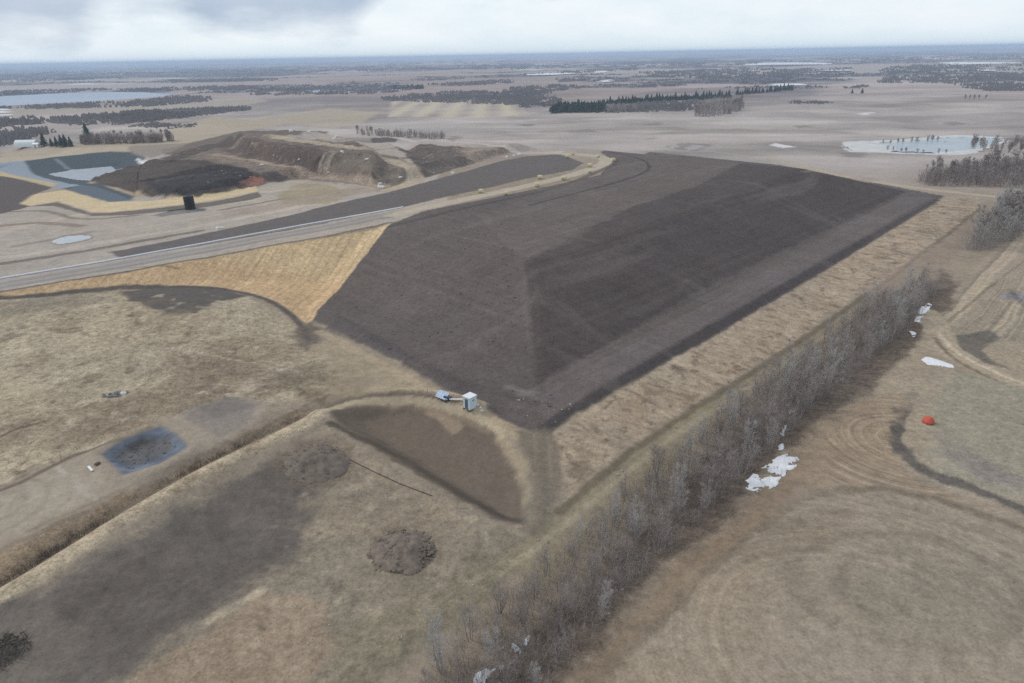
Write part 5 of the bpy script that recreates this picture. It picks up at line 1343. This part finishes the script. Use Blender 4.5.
# dark scrub heap at the left edge
p = at3(2, 652)
K = TwigMesh(); r2 = random.Random(8)
for _ in range(420):
    a_ = r2.uniform(0, 6.28); rad = 2.6 * math.sqrt(r2.random()); b0 = Vector((math.cos(a_) * rad * 1.1, math.sin(a_) * rad, max(0, (1 - rad / 2.7)) * .8))
    K.blade(b0, b0 + Vector((r2.gauss(0, .7), r2.gauss(0, .7), r2.uniform(.1, .8))), .05, r2)
o = link('brush_pile', K.V, K.F, mat('dark_brush', (.09, .078, .068), .95, (.06, .05, .045), 2)); o.location = p
tag(o, 'dark brush pile cut off by the left edge beside the dark field', 'brush pile')

# ------------------------------------------------------------------ conifers and far bushes
def make_spruce(seed, h, n=9, seg=9):
    r2 = random.Random(seed); V, Fc = [], []
    for i in range(n):
        z1 = h * (.10 + .86 * i / n); rad = h * .20 * (1 - i / n) ** .85 + .15; top = z1 + h * .17
        for k in range(seg):
            a_ = 6.28318 * (k + r2.uniform(-.4, .4)) / seg; rr_ = rad * r2.uniform(.65, 1.2); w_ = rad * .55
            c_, s_ = math.cos(a_), math.sin(a_); o_ = len(V)
            V += [(0, 0, top), (c_ * rr_ - s_ * w_ * .6, s_ * rr_ + c_ * w_ * .6, z1 - r2.uniform(0, .06) * h), (c_ * rr_ * 1.15, s_ * rr_ * 1.15, z1 - .02 * h), (c_ * rr_ + s_ * w_ * .6, s_ * rr_ - c_ * w_ * .6, z1 - r2.uniform(0, .06) * h)]
            Fc += [(o_, o_ + 1, o_ + 2), (o_, o_ + 2, o_ + 3)]
    return V, Fc
sp_m = mat('spruce_needles', (.035, .055, .045), .9, (.055, .075, .055), .5)
SPR = []
for i in range(4):
    V, Fc = make_spruce(60 + i, 10); a = link('crown', V, Fc, sp_m); V, Fc = tube([(0, 0, -.3), (0, 0, 9)], .2, 6, .04); c = link('trunk', V, Fc, bark[2])
    SPR.append((c.data, a.data)); bpy.data.objects.remove(a); bpy.data.objects.remove(c)
def spruce(px, py, hpx, label, group):
    p_ = at3(px, py); i = rb.randrange(4); d_m = (p_ - cam.location).length; h = hpx * d_m / F
    e_ = empty('spruce_tree', p_, rb.uniform(0, 6), label, 'tree', group); s_ = h / 10; e_.scale = (s_ * 1.5, s_ * 1.5, s_)
    for nm, me in zip(('trunk', 'crown'), SPR[i]):
        o_ = bpy.data.objects.new(nm, me); C.objects.link(o_); o_.parent = e_
for i in range(34):
    x = 553 + (602 - 553) * i / 33 + rb.uniform(-1, 1); spruce(x, 113.5 - rb.choice([0, .7, 1.6, 2.6]) - .04 * (x - 553), rb.uniform(7, 10.5), 'dark spruce in the dense left block of the far evergreen row', 'spruces of the left evergreen block')
for i in range(46):
    x = 604 + (728 - 604) * i / 45 + rb.uniform(-1, 1); y = 104.5 - (x - 604) * .058
    spruce(x, y + rb.uniform(-.4, .4), rb.uniform(4, 7.5), 'dark spruce in the long middle run of the far evergreen row', 'spruces of the middle evergreen run')
for i in range(24):
    x = 737 + (793 - 737) * i / 23 + rb.uniform(-1, 1); y = 94.5 - (x - 737) * .09 + .6
    spruce(x, y + rb.uniform(-.4, .4), rb.uniform(3.5, 6.5), 'dark spruce at the right end of the far evergreen row', 'spruces of the right evergreen run')
spruce(88.5, 142.5, 15.5, 'tall dark spruce, tallest tree in the row behind the lined pond', None)
spruce(44.5, 146, 10.5, 'lone leaning dark spruce touching the right end of the arched barn', None)
for x, h in ((52, 7), (57, 8), (62, 9.5), (66, 10), (71, 8)):
    spruce(x, 146.5, h, 'short dull spruce in the small group between barn and tall spruce', 'short spruces right of the barn')
spruce(852, 93.5, 4, 'left one of two lone dark trees far out in the stubble', None)
spruce(862, 93.5, 4.5, 'right one of two lone dark trees far out in the stubble', None)
# row of leafless shrubs behind the pond, and along the far lane
def tree_px(px, py, hpx, k, label, group, name='bare_tree', cat='tree'):
    p_ = at3(px, py); d_m = (p_ - cam.location).length
    plant_tree(name, p_, k + 8, hpx * d_m / F, rb.uniform(0, 6.28), label, cat, group)
for i in range(22): tree_px(82 + i * 4.2 + rb.uniform(-1, 1), 143.2 - .11 * i + rb.uniform(-.3, .3), rb.uniform(7, 11), rb.choice([0, 1, 3, 5]), 'leafless shrub in the straight row behind the lined pond', 'shrub row behind the pond', 'bare_shrub', 'shrub')
for i in range(20): tree_px(358 + i * 4.4 + rb.uniform(-1.2, 1.2), 133.0 + .30 * i + rb.uniform(-.3, .3), rb.uniform(4, 8), rb.choice([1, 3, 5, 0]), 'leafless shrub in the row along the pale lane behind the waste cell', 'shrub row along the far lane', 'bare_shrub', 'shrub')
for i in range(30):
    x = rb.uniform(696, 740); tree_px(x, 116.5 - .12 * (x - 694) - 6 * rb.random() ** 1.5, rb.uniform(8, 12), rb.choice([0, 1, 4, 5, 3]), 'leafless poplar in the rounded grey clump before the evergreen row', 'poplars of the rounded grey clump')
for x, y, h in ((883, 144, 4), (890, 144.5, 4), (898, 144, 5), (903, 144, 5), (911, 143.5, 6), (916, 143.5, 6), (927, 142.5, 6), (932, 142, 6), (937, 142, 5), (887, 151, 5), (893, 151, 4), (901, 152.5, 4), (906, 153, 5), (917, 154, 5), (923, 154, 4), (938, 154, 5), (946, 154, 4)):
    tree_px(x, y, h, rb.choice([3, 5, 6]), 'small dark leafless bush standing on the rim of the frozen pond', 'bushes round the frozen pond', 'bare_shrub', 'shrub')
for i in range(26): tree_px(rb.uniform(970, 1026), rb.uniform(145, 153), rb.uniform(6, 10), rb.choice([3, 5, 6]), 'dark leafless bush at the right end of the frozen pond', 'bushes at the right end of the pond', 'bare_shrub', 'shrub')
for x in (965, 969, 974, 979, 985): tree_px(x, 99.5, 4, 5, 'dark bush in the short row far out in the right-hand stubble', 'far bush row on the right', 'bare_shrub', 'shrub')
# far woods, each bluff one mass
wood_m = mat('far_wood', (.265, .24, .23), .95, (.205, .188, .182), .01)
wood_m2 = mat('far_evergreen', (.045, .06, .055), .95, (.06, .07, .06), .01)
def bluff(P, per, hm, m=wood_m, seed=0, wide=1.0):
    P2 = np.asarray(P, float); lo, hi = P2.min(0), P2.max(0)
    area_ = abs(sum(P2[i - 1, 0] * P2[i, 1] - P2[i, 0] * P2[i - 1, 1] for i in range(len(P2)))) / 2
    n_ = int(area_ / per) + 6
    g2 = np.random.default_rng(seed + 5); cand = g2.uniform(lo, hi, (n_ * 6, 2))
    s_ = poly_sd(cand[:, 0], cand[:, 1], P2); dens = fbm(cand[:, 0], cand[:, 1] * 4, 22, 3, 500 + seed)
    cand = cand[(s_ < 0) & (dens > g2.uniform(-.75, .15, len(cand)))][:n_]
    if not len(cand): return
    wood_mass(ats(cand), hm, m, seed, wide)
def wood_mass(xy, hm, m, seed, wide=1.0, name='far_wood', per=8):
    g2 = np.random.default_rng(seed + 9); zz = hgt(xy[:, 0], xy[:, 1]); i = np.repeat(np.arange(len(xy)), per)
    rr_ = np.hypot(xy[:, 0], xy[:, 1])[i]; sc = np.maximum(1.0, rr_ / 1100) * wide
    bx_ = xy[i, 0] + g2.normal(0, 3.4, len(i)) * sc; by_ = xy[i, 1] + g2.normal(0, 6, len(i)) * sc
    B0 = np.stack([bx_, by_, hgt(bx_, by_) - .5], 1); h = hm * .62 * g2.uniform(.35, 1, len(i)) ** 1.2; rw = g2.uniform(.7, 2.0, len(i)) * sc ** .7
    a_ = g2.uniform(-.5, .5, len(i)); u = np.stack([np.cos(a_), np.sin(a_), a_ * 0], 1) * rw[:, None]
    up = lambda f_: np.stack([h * 0, h * 0, h * f_], 1)
    V = np.stack([B0 - u * .5, B0 + u * .5, B0 + u + up(g2.uniform(.45, .7, len(i))), B0 + u * g2.uniform(-.4, .4, len(i))[:, None] + up(1), B0 - u + up(g2.uniform(.45, .7, len(i)))], 1)
    return link_tris(name, V, m, 5)
BLUFFS = [([(-20, 91), (60, 90), (130, 88), (256, 86), (256, 90), (190, 91), (100, 91.5), (0, 96), (-20, 97)], 5, 9), ([(-20, 109), (60, 105), (140, 100.5), (180, 96), (213, 97), (214, 101), (150, 106.5), (60, 109)], 5, 8),
          ([(55, 119), (130, 113), (200, 109), (245, 107.5), (250, 110), (180, 118), (130, 124), (80, 125), (55, 122)], 5, 8), ([(-20, 120), (30, 118), (40, 124), (0, 126), (-20, 127)], 5, 8), ([(-20, 137), (25, 131), (42, 132), (50, 133), (20, 142), (-20, 148)], 6, 8),
          ([(150, 123), (200, 126), (180, 128), (130, 126)], 8, 4), ([(-20, 72), (100, 69), (256, 67), (400, 66), (512, 65), (512, 69), (400, 71), (256, 72), (100, 75), (-20, 79)], 5, 13), ([(-20, 80), (120, 77), (120, 79), (-20, 83)], 4, 11), ([(160, 81), (280, 78), (280, 81), (160, 83)], 4, 11),
          ([(256, 89), (330, 88), (380, 85), (420, 88), (385, 93.5), (300, 95), (256, 96)], 5, 9), ([(380, 98), (430, 93), (512, 90), (545, 92), (560, 102), (512, 105), (450, 103), (390, 101)], 5, 9), ([(430, 84), (512, 80), (512, 83), (440, 87)], 4, 9),
          ([(512, 88), (560, 85), (588, 87.5), (540, 93), (512, 94)], 5, 9), ([(560, 79), (590, 78.5), (585, 81), (560, 82)], 4, 9), ([(640, 73), (700, 70), (768, 68), (800, 73), (780, 78), (700, 79), (650, 77)], 5, 11), ([(560, 72), (640, 68), (640, 70), (560, 74)], 4, 11), ([(640, 86), (680, 83), (690, 85), (650, 88)], 5, 8),
          ([(637, 104), (695, 101), (697, 110), (640, 112)], 6, 8), ([(604, 107), (636, 106), (637, 112), (606, 113)], 4, 8), ([(850, 74), (900, 66), (1040, 62), (1040, 70), (960, 72)], 8, 12), ([(882, 83), (886, 77), (960, 73), (1040, 74), (1040, 81), (950, 83.5)], 5, 10), ([(962, 88), (965, 84), (1040, 82.5), (1040, 91), (990, 91)], 5, 9),
          ([(768, 70), (850, 68), (850, 75), (780, 76)], 6, 10), ([(845, 88), (868, 85), (868, 87), (850, 89)], 5, 6), ([(512, 66), (760, 61), (760, 65), (512, 69.5)], 7, 14), ([(760, 59), (1040, 55), (1040, 60), (760, 63)], 8, 14), ([(-20, 69), (256, 62.5), (256, 66), (-20, 72)], 7, 16), ([(256, 62), (512, 58.5), (512, 64), (256, 66)], 9, 14),
          ([(520, 102), (552, 101), (552, 107), (520, 108)], 6, 7), ([(795, 100), (826, 101), (826, 104), (790, 104)], 7, 4)]
for i, (P, per, hm_) in enumerate(BLUFFS): bluff(P, per, hm_, seed=i * 7 + 1)
for P, n_, hm_, nm_ in (([(694, 117), (700, 107), (722, 102), (742, 104), (745, 110), (728, 115), (708, 118)], 230, 13, 'poplar_thicket'), ([(604, 113), (608, 108), (636, 107), (637, 112)], 60, 9, 'poplar_thicket'),
                        ([(356, 133.5), (400, 135.5), (445, 138.5), (444, 140), (400, 137.5), (356, 135)], 60, 6, 'lane_hedge'), ([(80, 143), (130, 142), (174, 140.5), (174, 142), (130, 144), (80, 145)], 130, 8, 'pond_hedge'), ([(840, 145), (940, 141), (1010, 141), (1024, 146), (1030, 156), (985, 155), (970, 149), (960, 143)], 10, 3, 'pond_scrub')):
    g2 = np.random.default_rng(len(nm_) + n_); P2 = np.asarray(P, float); cand = g2.uniform(P2.min(0), P2.max(0), (n_ * 6, 2)); cand = cand[poly_sd(cand[:, 0], cand[:, 1], P2) < 0][:n_]
    thicket(nm_, ats(cand), n_, hm_ * .6, hm_, 12, 4, .10, brush_g if nm_ != 'pond_hedge' else brush_m, .28)
bluff([(553, 113), (602, 112), (602, 106.5), (556, 106)], 1.2, 10, wood_m2, 778)
bluff([(604, 105), (728, 98), (728, 95.5), (604, 102)], 2.2, 7, wood_m2, 779)
bluff([(386, 88), (392, 86.5), (421, 86), (421, 89), (390, 90)], 2.0, 8, wood_m2, 777)
# scattered scrub and bluffs all the way to the horizon, following the dark ground
g2 = np.random.default_rng(808)
cand = np.stack([g2.uniform(-60, 1084, 16000), 112 - 54 * g2.random(16000) ** .75], 1)
cand[:, 1] -= (cand[:, 0] - 512) * .0195
xy = ats(cand); rr_ = np.hypot(xy[:, 0], xy[:, 1])
f1 = fbm(xy[:, 0] * .7, xy[:, 1] * .8, 230, 4, 98); f2 = fbm(xy[:, 0] * .6, xy[:, 1] * .5, 700, 4, 99); f3 = fbm(xy[:, 0] * .8, xy[:, 1], 420, 4, 95) + .35 * fbm(xy[:, 0], xy[:, 1], 2600, 2, 96)
keep = (rr_ > 1300) & (rr_ < 14000) & (((f1 > .27)) | ((f2 > .16) & (rr_ > 2200)) | ((f3 > .24) & (rr_ > 1300))) & (g2.random(len(rr_)) < .7)
for P, lz in LAKE_XY.values(): keep &= poly_sd(xy[:, 0], xy[:, 1], P) > 15
wood_mass(xy[keep], 7, wood_m, 31, .9, 'distant_scrub', 5)
print('scene built', time.time() - T0)
